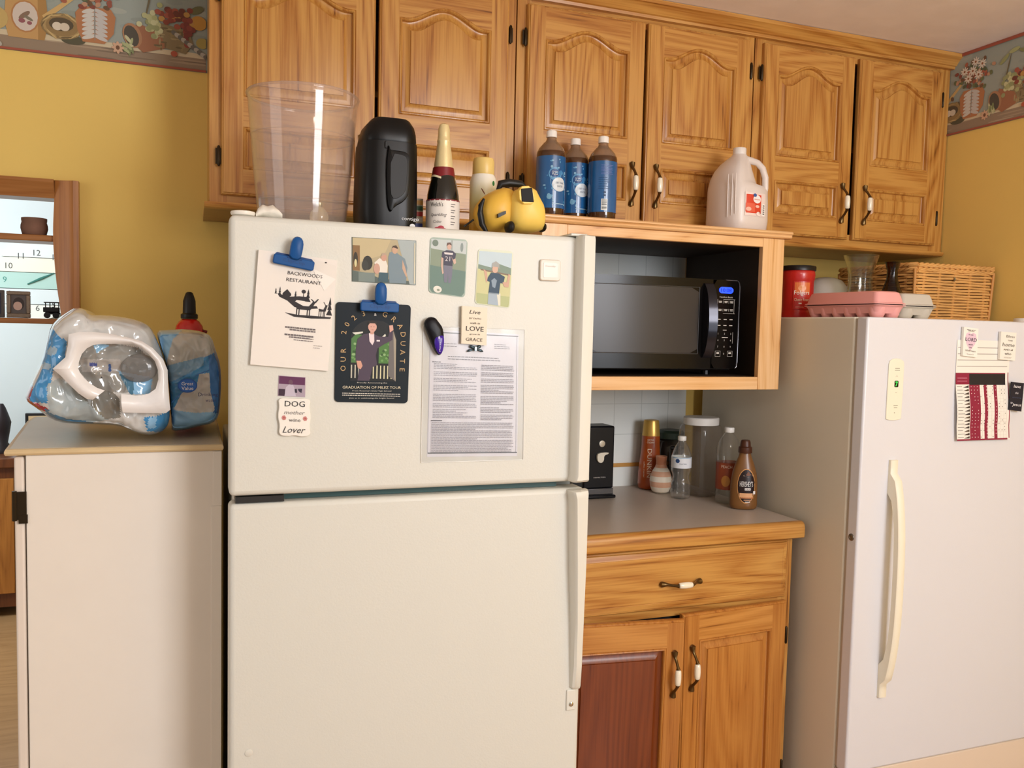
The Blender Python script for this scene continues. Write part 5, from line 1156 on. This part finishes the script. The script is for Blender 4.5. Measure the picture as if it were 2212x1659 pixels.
# pale covered bowl
c0 = px(1783, 640, -.27); 
m = MB().lathe(c0.x, -.27, [(.040, ZT), (.055, ZT+.004), (.072, ZT+.03), (.077, ZT+.065), (.076, ZT+.09), (.068, ZT+.115), (.052, ZT+.135), (.030, ZT+.144), (.008, ZT+.147)], K('#cfcac0', .35, trans=.1, coat=.2), 40)
tag(m.build('mixing_bowl', org=(c0.x, -.27, ZT), smooth=60), 'upturned pale translucent bowl behind the pink egg carton', 'bowl')
# glass vase
c0 = px(1858, 620, -.435); vx, vy = c0.x, -.435
VG = clear('vase_glass', '#f4f6f0', .85, .02, .015, '#f0f0e6')
m = MB(); pr = [(.046, 0), (.052, .003), (.053, .012), (.050, .05), (.044, .09), (.0395, .12), (.0405, .145), (.048, .175), (.058, .200), (.0605, .209)]
L = []
pr = [(r_*.9, z_) for r_, z_ in pr]
for r, z in pr+[(r_-.004, z_) for r_, z_ in reversed(pr[1:])]:
    L.append([(vx+(r+.0018*cos(10*a)*(1 if z < .17 else 0))*cos(a), vy+(r+.0018*cos(10*a)*(1 if z < .17 else 0))*sin(a), ZT+z) for a in [2*pi*i/80 for i in range(80)]])
m.rings(L, VG); tag(m.build('glass_vase', org=(vx, vy, ZT), smooth=60), 'clear fluted glass vase with a flared rim behind the egg cartons', 'vase')
# smoky decanter
c0 = px(1926, 620, -.535); 
m = MB().lathe(c0.x, -.535, [(.035, ZT), (.048, ZT+.006), (.052, ZT+.03), (.044, ZT+.065), (.026, ZT+.10), (.017, ZT+.13), (.016, ZT+.155), (.022, ZT+.178), (.0235, ZT+.183), (.0215, ZT+.182)], clear('dark_glass', '#8c7a6a', .55, .03, .05, '#0e0a08'), 32)
tag(m.build('dark_decanter', org=(c0.x, -.535, ZT), smooth=60), 'dark smoky glass decanter in front of the wicker basket', 'decanter')
# egg cartons
def carton(x0, x1, y0, y1, rz, col, ncol, label, txtc=None):
    t = thing('egg_carton', ((x0+x1)/2, (y0+y1)/2, ZT), label, 'egg carton', 'egg cartons on the freezer')
    cx, cy_ = (x0+x1)/2, (y0+y1)/2; M_ = K(col, .55, coat=.1, bump=.1, bscale=150)
    def R_(pts): return [(cx+(x-cx)*cos(rz)-(y-cy_)*sin(rz), cy_+(x-cx)*sin(rz)+(y-cy_)*cos(rz), z) for x, y, z in pts]
    def rc(i, z, n=5, r=.014):
        return R_([(a, b, z) for a, b in rrect(x0+i, x1-i, y0+i, y1-i, r, n)])
    H = .074; ridge = .036
    tray = MB().rings([rc(.012, ZT+.012), rc(.007, ZT+.028), rc(.004, ZT+ridge-.003), rc(.0, ZT+ridge-.002), rc(.0, ZT+ridge-.0005)], M_)
    ny = ncol; dx = (x1-x0-.012)/2; dy = (y1-y0-.012)/ny
    for i in range(2):
        for j in range(ny):
            px_, py_ = x0+.006+dx*(i+.5), y0+.006+dy*(j+.5); ra, rb = dx*.5, dy*.5; L = []
            for k, (f_, z) in enumerate(((.50, .0), (.68, .0015), (.84, .010), (.96, .022), (1.02, .032))):
                L.append(R_([(px_+ra*f_*cos(a), py_+rb*f_*sin(a), ZT+z) for a in [2*pi*q/18 for q in range(18)]]))
            tray.rings(L, M_)
    tr = tray.build('tray', t, smooth=50)
    lid = MB().rings([rc(.001, ZT+ridge+.0025), rc(.001, ZT+ridge+.005), rc(.006, ZT+ridge+.007), rc(.010, ZT+.060), rc(.014, ZT+H-.003), rc(.020, ZT+H)], M_).build('lid', t, smooth=40)
    MB().rings([rc(.006, ZT+ridge), rc(.006, ZT+ridge+.0025)], K('#2a1c1a', .8)).build('gap_shade', t)  # dark strip painting the shade between tray and lid
    if txtc:
        m = MB(); RR = random.Random(1)
        P_ = lambda X, Y_, e=0: R_([(x0+.0098+(.004 if Y_ > 0 else 0), y0+X, 0)])[0]
        for r in range(3):
            X = .10
            while X < .235:
                w = .01+.02*RR.random(); zz = ZT+.047+r*.006
                q = [R_([(x0+.0080-.0+(zz_-ZT-.043)*.235-.0006+.0, y0+xx, zz_)])[0] for xx, zz_ in ((X, zz), (X+w, zz), (X+w, zz+.0028), (X, zz+.0028))]
                m.add(q, [(0, 1, 2, 3)], K(txtc, .6)); X += w+.004
        q = [R_([(x0+.0080+(zz_-ZT-.043)*.235-.0009, y0+xx, zz_)])[0] for xx, zz_ in ((.035, ZT+.048), (.085, ZT+.048), (.085, ZT+.066), (.035, ZT+.066))]
        m.add(q, [(0, 1, 2, 3)], K(txtc, .6)); m.build('lettering', lid)
    return t
carton(1.752, 1.868, -.800, -.505, .03, '#eba5a0', 6, 'pink foam egg carton at the front edge of the freezer top', '#8a4a44')
carton(1.895, 2.030, -.755, -.605, -.02, '#c8c0b2', 3, 'grey pulp egg carton right of the pink one')
# wicker basket
t = thing('wicker_basket', (2.30, -.385, ZT), 'rectangular honey-coloured wicker hamper with a lid in the corner on the freezer', 'basket')
WK = K('#d9a460', .5, var=.14, bump=.3, bscale=200); WD = K('#c48a48', .5, var=.1)
bx0, bx1, by0, by1 = 2.140, 2.462, -.552, -.225; zb, zt_ = ZT+.008, 1.672
def per(s, tp, off=0):   # position along the perimeter, tapering up outward
    a, b = bx1-bx0, by1-by0; P_ = 2*(a+b); s = s % P_; e = off+tp
    if s < a: return (bx0+s, by0-e, 0, -1)
    s -= a
    if s < b: return (bx1+e, by0+s, 1, 0)
    s -= b
    if s < a: return (bx1-s, by1+e, 0, 1)
    s -= a; return (bx0-e, by1-s, -1, 0)
PER = 2*(bx1-bx0+by1-by0); NS = 20
m = MB()
for r in range(17):
    z = zb+(zt_-zb)*(r+.5)/17; tp = .006*(z-zb)/(zt_-zb); path = []; n_ = NS*4
    for i in range(n_+1):
        s_ = PER*i/n_; ph = pi*s_/(PER/NS)+(pi if r % 2 else 0)
        o_ = .0052*cos(ph); p = per(s_, tp, o_); path.append((p[0], p[1], z+.0008*sin(s_*40+r)))
    m.tube(path, .0040, WK, 6)
m.build('weave', t, smooth=60)
m = MB()
for k in range(NS):
    s_ = PER*(k+.5)/NS
    a = per(s_, 0); b = per(s_, .006)
    for d in (-.0026, .0026):
        tx, ty = -a[3], a[2]
        m.tube([(a[0]+tx*d, a[1]+ty*d, zb-.004), (b[0]+tx*d, b[1]+ty*d, zt_+.004)], .0024, WD, 6)
for cx_, cy__ in ((bx0, by0), (bx1, by0), (bx1, by1), (bx0, by1)): m.tube([(cx_, cy__, zb-.006), (cx_+(.006 if cx_ > 2.3 else -.006), cy__+(.006 if cy__ > -.4 else -.006), zt_+.004)], .005, WD, 8)
m.build('stake', t, smooth=60)
def braid(z, tp, r, nm, par, th=.0042):
    m = MB()
    for k in range(3):
        path = []; n_ = 150
        for i in range(n_+1):
            s_ = PER*i/n_; ph = s_*95+k*2.094; p = per(s_, tp, r*cos(ph)); path.append((p[0], p[1], z+r*sin(ph)))
        m.tube(path, th, WK, 6)
    return m.build(nm, par, smooth=60)
braid(zb-.001, .002, .0035, 'bottom_braid', t, .0036); braid(zt_+.004, .008, .004, 'rim_braid', t, .0036)
ld = braid(zt_+.017, .010, .0042, 'lid', t)
m = MB()
for i in range(24):
    y = by0+(by1-by0)*(i+.5)/24; m.tube([(bx0-.004+(bx1-bx0+.008)*j/12, y, zt_+.015+.0022*cos(pi*j+pi*i)) for j in range(13)], .0052, WK, 5)
m.build('lid_weave', ld, smooth=60)
m = MB().box(bx0+.006, bx1-.006, by0+.006, by1-.006, zb, zt_+.006, K('#5a3618', .8)); m.build('dark_inner', t)
m = MB(); m.tube([(2.292, -.563, 1.643), (2.292, -.567, 1.648), (2.292, -.566, 1.655)], [.003, .004, .0025], K('#8a7a58', .3, metal=.7), 8); m.build('peg', t, smooth=60)
c0 = px(2208, 690, -.74)
tag(MB().lathe(c0.x+.02, -.74, [(.034, ZT), (.036, ZT+.003), (.036, ZT+.012), (.033, ZT+.014)], K('#f0ece6', .4), 28).build('round_container', org=(c0.x+.02, -.74, ZT), smooth=40), 'small white round container at the far right of the freezer top', 'container')
# ------------------------------------------------------------------ wrapped water packs on the painted cabinet
PZ = 1.1968
from mathutils import noise as NZ
def pack(name, outline, Yf, Yb, regions, base, label, grp, nr=64, lump=.006, seed=0, zmin=PZ):
    pts = smoothpoly(outline, 1)
    # resample the outline evenly
    n = 180; seg = [math.dist(pts[i], pts[(i+1) % len(pts)]) for i in range(len(pts))]; tot = sum(seg); out = []; i = 0; acc = 0
    for k in range(n):
        d = tot*k/n
        while acc+seg[i] < d: acc += seg[i]; i += 1
        f = (d-acc)/seg[i]; a, b = pts[i], pts[(i+1) % len(pts)]; out.append((a[0]+(b[0]-a[0])*f, a[1]+(b[1]-a[1])*f))
    cx = sum(p[0] for p in out)/n; cz = sum(p[1] for p in out)/n
    m = MB(); mats = [base]+[c for _, c in regions]; loops = []
    def yof(f): return Yf+(Yb-Yf)*.20*(f**12)          # f = 0 centre of the front, 1 at the silhouette
    fr_ = [1-(1-i/nr)**1.0 for i in range(nr+1)]
    for f in fr_[::1]:
        loops.append([(cx+(x-cx)*max(f, .01), yof(f), cz+(z-cz)*max(f, .01)) for x, z in out])
    for i in range(1, 11):
        g = i/10; s = 1-.10*g**2; y = Yf+(Yb-Yf)*(.20+.80*g)
        loops.append([(cx+(x-cx)*s, y, max(zmin+.0, cz+(z-cz)*s) if z > zmin-.0 else cz+(z-cz)*s) for x, z in out])
    loops.append([(cx, Yb, cz)]*n)
    vs = []
    for li, l in enumerate(loops):
        for p in l:
            v = Vector(p); q = v*20+Vector((seed, 0, 0)); d = NZ.noise(q)*lump*1.3+NZ.noise(v*55+Vector((seed, 3, 0)))*lump*.5
            w_ = NZ.noise(v*9+Vector((seed, 7, 2)))*.05; vv = Vector((v.x+w_, v.y, v.z-w_*.6))
            cr = (abs(NZ.noise(vv*24+Vector((0, seed, 5))))+.5*abs(NZ.noise(Vector((vv.x*60, vv.y*20, vv.z*38)))))*lump*2.1      # film creases
            f = math.hypot(v.x-cx, v.z-cz)
            k = 1.0 if li < nr-6 else .3
            v.y -= (d-cr)*k; v.z = max(v.z, zmin)
            vs.append(tuple(v))
    fs = []; mi = []
    def inside(x, z, poly):
        c = False; j = len(poly)-1
        for i in range(len(poly)):
            xi, zi = poly[i]; xj, zj = poly[j]
            if (zi > z) != (zj > z) and x < (xj-xi)*(z-zi)/(zj-zi)+xi: c = not c
            j = i
        return c
    for li in range(len(loops)-1):
        for j in range(n):
            a = li*n+j; b = li*n+(j+1) % n; f = (a, b, b+n, a+n)
            x = sum(vs[k][0] for k in f)/4; z = sum(vs[k][2] for k in f)/4; w = 0
            for ri, (poly, _) in enumerate(regions):
                if inside(x, z, poly): w = ri+1
            fs.append(f); mi.append(w)
    base_n = len(m.v); m.v += vs
    for w, f in zip(mi, fs): m.f.append(f); m.mi.append(m._m(mats[w]))
    t = thing(name, (cx, (Yf+Yb)/2, zmin), label, 'water pack', grp)
    b = m.build('wrap', t, smooth=70); return t, b, cx, cz
FILM = K('#cbc9c4', .12, coat=.9, var=.28); FILM2 = K('#a9b3b4', .12, coat=.9, var=.35); BLU = K('#4490c6', .15, coat=.8, var=.16); BLD = K('#3a74b4', .15, coat=.8, var=.15); BLL = K('#93c2e4', .15, coat=.8, var=.12); WFL = K('#e2dcd6', .2, coat=.6); REDF = K('#a8303e', .2, coat=.8)
YA = -.70
def L_(pts, Y=YA): return [xz(u, v, Y) for u, v in pts]
o1 = L_([(45, 868), (52, 846), (66, 815), (82, 782), (92, 745), (102, 705), (118, 688), (142, 672), (158, 663), (178, 667), (186, 680), (225, 680), (262, 684), (300, 693), (322, 706), (334, 730), (350, 770), (358, 806), (362, 850), (366, 900), (362, 925), (346, 940), (318, 947), (286, 938), (258, 925), (200, 921), (140, 921), (104, 912), (74, 888)])
rg1 = [(L_([(100, 708), (112, 712), (148, 738), (142, 775), (118, 800), (112, 830), (104, 870), (62, 868), (60, 830), (80, 790)]), BLU),
       (L_([(40, 866), (60, 835), (72, 838), (64, 866), (104, 880), (106, 890), (60, 884)]), REDF),
       (L_([(64, 820), (90, 786), (96, 790), (72, 838)]), WFL),
       (L_([(98, 880), (150, 905), (200, 912), (200, 925), (98, 925)]), K('#4c7896', .15, coat=.8, var=.2)),
       (L_([(104, 830), (130, 815), (200, 860), (240, 905), (200, 912), (150, 905), (108, 890)]), FILM2),
       (L_([(172, 850), (200, 800), (260, 860), (262, 900), (230, 905)]), K('#7e7c74', .15, coat=.8, var=.25)),
       (L_([(176, 745), (250, 742), (300, 750), (330, 780), (320, 830), (270, 848), (210, 840), (172, 800)]), K('#8e8c86', .1, coat=.9, var=.4)),
       (L_([(203, 744), (240, 744), (212, 762)]), BLL),
       (L_([(174, 775), (262, 775), (262, 802), (180, 802)]), K('#a9a49e', .15, coat=.8, var=.1)),
       (L_([(256, 800), (330, 815), (325, 850), (282, 850)]), BLL), (L_([(258, 806), (290, 815), (290, 850), (282, 850)]), K('#4a7a94', .15, coat=.8)),
       (L_([(196, 783), (212, 783), (212, 790), (196, 790)]), K('#47508c', .3)), (L_([(236, 786), (242, 786), (242, 802), (236, 802)]), K('#3a568c', .3)),
       (L_([(312, 900), (350, 895), (372, 885), (372, 925), (350, 940), (318, 930)]), BLU),
       (L_([(322, 900), (340, 898), (336, 925), (318, 925)]), BLL)]
for (u, v, a, b) in ((115, 758, 12, 9), (102, 790, 12, 8)): rg1.append((L_([(u+a*cos(k*pi/8), v+b*sin(k*pi/8)) for k in range(16)]), K('#9ab0be', .2, coat=.7)))
wp, wb, _, _ = pack('water_bottle_pack', o1, -.722, -.40, rg1, FILM, 'blue and clear film wrapped bottle pack with a white carry ring, nearer the left wall', None, seed=1)
# white printed carry ring, floating just off the film
outer = [(113, 797), (140, 772), (146, 745), (148, 722), (172, 717), (200, 717), (236, 721), (276, 729), (306, 737), (330, 752), (352, 776), (362, 800), (363, 830), (366, 868), (368, 885), (358, 893), (330, 893), (300, 892), (265, 891)]
inner = [(168, 795), (170, 780), (176, 765), (188, 752), (202, 745), (222, 743), (252, 743), (290, 744), (306, 752), (322, 766), (334, 780), (341, 800), (342, 820), (336, 840), (322, 850), (306, 854), (292, 855), (278, 853), (262, 851)]
outer2 = [(113, 797), (130, 812), (150, 832), (170, 850), (188, 862), (200, 864)]; inner2 = [(168, 795), (172, 806), (182, 818), (194, 828), (210, 838), (226, 844)]
RM = K('#f6f2ee', .3, coat=.4); m = MB()
for A_, B_ in ((outer, inner), (outer2, inner2)):
    loops = []
    for k in range(7):
        f = k/6; l = []
        for i, (a, b) in enumerate(zip(A_, B_)):
            x, z = xz(a[0]+(b[0]-a[0])*f, a[1]+(b[1]-a[1])*f, -.745); l.append((x, -.742-.010*sin(pi*f)+.004*sin(i*1.3), z))
        loops.append(l)
    m.rings(loops, RM, False, False, False); m.rings([[(x, y+.0012, z) for x, y, z in l] for l in loops], RM, False, False, False)
m.build('carry_ring', wb, smooth=180)
m = MB(); x, z = xz(300, 796, -.735); m.lathe(0, 0, [(0, 0)], RM, 3) if 0 else None
L = []
for i in range(7):
    a = pi/2*i/6; L.append([(x+.036*cos(a)*cos(b)*1.0, -.722-.014*sin(a), z+.030*cos(a)*sin(b)) for b in [2*pi*j/24 for j in range(24)]])
m.rings(L, clear('bubble_film', '#dcdcdc', .3, .04, .25, '#b8b4ae')); m.build('film_bubble', wb, smooth=60)
o2 = L_([(335, 714), (364, 713), (400, 711), (440, 717), (458, 728), (468, 760), (478, 792), (480, 830), (478, 870), (474, 905), (462, 920), (430, 927), (400, 935), (372, 938), (368, 932), (367, 900), (364, 850), (360, 810), (353, 775), (341, 742)], -.65)
Y2 = -.65; L2 = lambda pts: L_(pts, Y2)
rg2 = [(L2([(300, 700), (400, 706), (372, 735), (358, 790), (320, 740)]), BLL), (L2([(356, 800), (420, 780), (470, 760), (490, 780), (490, 935), (440, 935), (350, 900)]), BLU), (L2([(450, 768), (490, 755), (490, 930), (462, 930), (455, 850)]), BLD),
       (L2([(340, 892), (400, 872), (470, 895), (470, 940), (330, 945)]), BLL), (L2([(360, 790), (440, 770), (440, 790), (360, 830)]), K('#7aa0bc', .12, coat=.9, var=.2)),
       (L2([(375, 885), (392, 850), (410, 838), (425, 835), (430, 808), (452, 805), (455, 850), (464, 880), (462, 890), (420, 892)]), K('#d2ccc4', .2, coat=.7))]
wp2, wb2, _, _ = pack('water_bottle_pack', o2, -.655, -.36, rg2, K('#bdb9b0', .12, coat=.9, var=.2), 'film wrapped drinking water pack with a blue oval logo, next to the refrigerator', None, seed=4)
lx, lz = xz(405, 832, -.665); m = MB()
m.ell(lx, lz, .0200, .0155, -.6805, K('#1f4f9c', .3)); m.ell(lx, lz, .0178, .0133, -.6812, K('#2c62b4', .3)); m.text('Great', lx, lz+.0045, .0075, -.6820, K('#f0ecea', .4), w=.024); m.text('Value', lx, lz-.0055, .0075, -.6820, K('#f0ecea', .4), w=.024)
x, z = xz(447, 852, -.665); m.text('Drinking', x+.002, z, .010, -.6805, K('#2a2a5a', .4), w=.040); x, z = xz(452, 864, -.665); m.text('water', x+.003, z, .006, -.6805, K('#3a3a6a', .4), w=.022)
m.tube([(xz(u, v, -.6805)[0], -.6805, xz(u, v, -.6805)[1]) for u, v in ((422, 812), (434, 806), (452, 800))], .0008, K('#2f5fa8', .3), 5); m.tube([(xz(u, v, -.6805)[0], -.6805, xz(u, v, -.6805)[1]) for u, v in ((392, 848), (380, 860), (371, 870))], .0008, K('#2f5fa8', .3), 5)
m.build('logo', wb2)
# red bottle with black nozzle behind
c0 = px(409, 715, -.18); cx, cy_ = c0.x, -.18; zz = px(409, 718, -.18).z
t = thing('spray_bottle', (cx, cy_, PZ), 'red bottle with a black trigger nozzle poking up behind the water packs', 'bottle')
MB().lathe(cx, cy_, [(.028, PZ), (.036, PZ+.004), (.038, PZ+.02), (.038, zz-.03), (.0375, zz), (.034, zz+.018), (.026, zz+.030), (.018, zz+.036)], K('#d81e18', .2, coat=.6), 32).build('body', t, smooth=60)
MB().lathe(cx, cy_, [(.021, zz+.0365), (.022, zz+.040), (.022, zz+.048), (.017, zz+.052), (.016, zz+.085), (.012, zz+.098), (.009, zz+.106), (.005, zz+.109)], K('#18120f', .4), 18).build('nozzle', t, smooth=40)
MB().tube([(cx+.030, cy_-.01, zz+.006), (cx+.045, cy_-.012, zz+.002)], .004, K('#7a1a14', .4), 8).build('side_knob', t, smooth=60)
# ------------------------------------------------------------------ wooden framed shelf opening at the left edge
t = thing('shelf_unit', (-.36, .06, 1.44), 'varnished wooden shelf frame set in the wall opening at the left edge', 'shelf')
L = []
def scal(z): return -.3465-.010*(1 if z > 1.76 else 0)+.0*z
zs = [1.4405+(1.8325-1.4405)*i/30 for i in range(31)]
m = MB()
for z in zs:
    u_ = (z-1.4405)/(1.8325-1.4405); e = .0125*math.exp(-((u_-.0)/.22)**2)-.006*math.exp(-((u_-.62)/.25)**2)
    L.append([(-.3510+e, -.012, z), (-.3510+e, .075, z), (-.301, .075, z), (-.301, 0.0, z), (-.292, -.0005, z), (-.292, -.028, z), (-.305, -.030, z), (-.310, -.026, z), (-.322, -.020, z)])
m.rings(L, FV); m.build('side_frame', t, smooth=40)
m = MB(); m.rings([[(x, y, z) for y, z in ((-.0005, 1.8325), (-.028, 1.8325), (-.030, 1.824), (-.024, 1.812), (-.018, 1.800), (-.012, 1.783), (.070, 1.783), (.070, 1.799), (-.0005, 1.799), (-.0005, 1.815))] for x in (-.95, -.3525)], FH); m.build('top_frame', t, smooth=30)
m = MB().box(-.95, -.3525, .000, .115, 1.667, 1.684, FH).build('shelf', t, bevel=.003)
m = MB().box(-.95, -.344, .000, .115, 1.4415, 1.456, FH).build('shelf', t, bevel=.003)
m = MB().box(-.97, -.9501, -.01, .115, 1.4415, 1.8325, FV).build('side_frame', t)
# clay pot on the upper shelf
cx = -.412
m = MB().lathe(cx, .055, [(.026, 1.6845), (.030, 1.688), (.034, 1.704), (.0335, 1.713), (.031, 1.722), (.032, 1.727), (.032, 1.733), (.0295, 1.7335), (.027, 1.73)], K('#7c5a48', .8, var=.35), 28)
tag(m.build('clay_pot', org=(cx, .055, 1.6845), smooth=50), 'small brown clay pot on the upper shelf of the wooden frame', 'pot')
# picture frame on the lower shelf
t = thing('picture_frame', (-.455, .055, 1.4565), 'small ornate picture frame with a portrait on the lower wooden shelf', 'picture frame')
x0, x1, z0, z1 = -.482, -.424, 1.4565, 1.530
m = MB()
PF = K('#8a7a68', .4, metal=.5, bump=.5, bscale=220)
for a in ((x0, x1, z1-.010, z1), (x0, x1, z0, z0+.012), (x0, x0+.010, z0+.012, z1-.010), (x1-.010, x1, z0+.012, z1-.010)): m.box(a[0], a[1], .050, .060, a[2], a[3], PF)
fo = m.build('frame', t, bevel=.002)
m = MB().box(x0+.009, x1-.009, .0545, .058, z0+.011, z1-.009, K('#5c5450', .5)); cxp = (x0+x1)/2
m.ell(cxp, (z0+z1)/2+.002, .014, .018, .0543, K('#3a302c', .5)); m.ell(cxp-.002, (z0+z1)/2-.004, .011, .012, .0541, K('#c9a898', .5)); m.build('portrait', t)
x0, x1, z0, z1 = -.545, -.487, 1.4565, 1.532
t = thing('picture_frame', ((x0+x1)/2, .055, 1.4565), 'dark picture frame cut off by the left edge of the photo, on the lower shelf', 'picture frame')
m = MB().box(x0, x1, .050, .060, z0, z1, K('#5a5450', .4, metal=.5)).build('frame', t, bevel=.002); m = MB().box(x0+.008, x1-.008, .0485, .0499, z0+.01, z1-.008, K('#2a2a3c', .4)).build('portrait', t)
# black miniature
t = thing('black_figurine', (-.376, .055, 1.4565), 'small black openwork cart figurine beside the picture frame on the lower shelf', 'figurine')
m = MB().box(-.392, -.352, .045, .070, 1.474, 1.488, BLACK).box(-.388, -.350, .048, .066, 1.468, 1.474, BLACK); 
m.build('body', t, bevel=.002); m = MB().box(-.390, -.350, .046, .068, 1.500, 1.503, BLACK)
for i in range(4): m.tube([(-.387+i*.011, .057, 1.488), (-.387+i*.011, .057, 1.500)], .0016, BLACK, 6)
m.build('canopy', t)
m = MB()
for x in (-.382, -.360): m.rings([[(x+.0085*cos(a), y, 1.4655+.0085*sin(a)) for a in [2*pi*i/16 for i in range(16)]] for y in (.046, .050)], BLACK)
m.build('wheel', t, smooth=40)
# ------------------------------------------------------------------ next room
YW = 2.5
f3 = lambda u, v, Y=2.47: xz(u, v, Y)
cx, cz = f3(81, 606); R0 = .205
t = thing('wall_clock', (cx, 2.47, cz), 'round plank wall clock in white and mint on the pale wall of the next room', 'clock')
rows_ = [(-1, -.62, '#eef0e8'), (-.62, -.22, '#dfe9ec'), (-.22, .20, '#b4d6ce'), (.20, .58, '#f2eedc'), (.58, 1.0, '#e4ebea')]
m = MB()
for a, b, c in rows_:
    P_ = []; a2, b2 = a+.008, b-.008
    for i in range(11): zz = a2+(b2-a2)*i/10; P_.append((cx+R0*sqrt(max(0, 1-zz*zz)), cz+R0*zz))
    for i in range(11): zz = b2-(b2-a2)*i/10; P_.append((cx-R0*sqrt(max(0, 1-zz*zz)), cz+R0*zz))
    m.prism(P_, 2.465, 2.495, K(c, .7))
fc = m.build('face', t); m = MB()
for h in range(12):
    a = pi/2-2*pi*h/12; n_ = 12 if h == 0 else h
    m.text(str(n_), cx+.150*cos(a), cz+.145*sin(a), .030, 2.4645, K('#3f8a80' if n_ == 9 else '#4a4a4a', .6))
m.build('numeral', fc)
m = MB(); 
for (u, v, w) in ((62, 613, .006), (118, 591, .006)): pass
a0 = f3(60, 614); a1 = f3(118, 590); m.tube([(a0[0], 2.460, a0[1]), ((a0[0]+a1[0])/2, 2.460, (a0[1]+a1[1])/2), (a1[0], 2.460, a1[1])], [.003, .007, .002], K('#3c7a70', .5), 6); m.build('hand', t)
t = thing('sideboard', (-1.15, 2.2, 0), 'brown wooden sideboard in the next room at the left edge', 'sideboard')
x1 = f3(30, 1100, 2.0)[0]+.04; zt2 = f3(5, 990, 2.0)[1]
MB().box(x1-1.0, x1, 2.02, 2.45, .05, zt2-.05, DK).build('body', t); MB().box(x1-1.03, x1+.02, 1.995, 2.46, zt2-.0495, zt2, DK).build('top', t, bevel=.006)
MB().box(x1-.45, x1-.04, 2.002, 2.0195, .12, zt2-.10, FV).build('door', t, bevel=.003); MB().box(x1-.90, x1-.49, 2.002, 2.0195, .12, zt2-.10, FV).build('door', t, bevel=.003)
# dark figure on the sideboard
cx = f3(2, 930, 2.2)[0]; 
h1 = f3(2, 872, 2.2)[1]-zt2
m = MB().lathe(cx, 2.2, [(.05, zt2+.0005), (.052, zt2+.02), (.030, zt2+.05), (.040, zt2+h1*.45), (.046, zt2+h1*.62), (.034, zt2+h1*.78), (.022, zt2+h1*.92), (.012, zt2+h1)], K('#231a20', .5), 24)
tag(m.build('dark_statuette', org=(cx, 2.2, zt2+.0005), smooth=60), 'dark statuette standing on the sideboard at the left edge', 'statuette')
# small frame on the far wall
a, b = f3(54, 893), f3(150, 960)
t = thing('hanging_picture', (a[0]+.1, 2.48, a[1]-.1), 'black edged picture on the next room wall, just above the painted cabinet', 'picture')
m = MB().box(a[0], b[0], 2.470, 2.497, b[1], a[1], K('#1c1a1c', .4)).build('frame', t, bevel=.003); MB().box(a[0]+.016, b[0]-.014, 2.467, 2.4698, b[1]+.014, a[1]-.014, K('#d0b48c', .6)).build('picture', t)
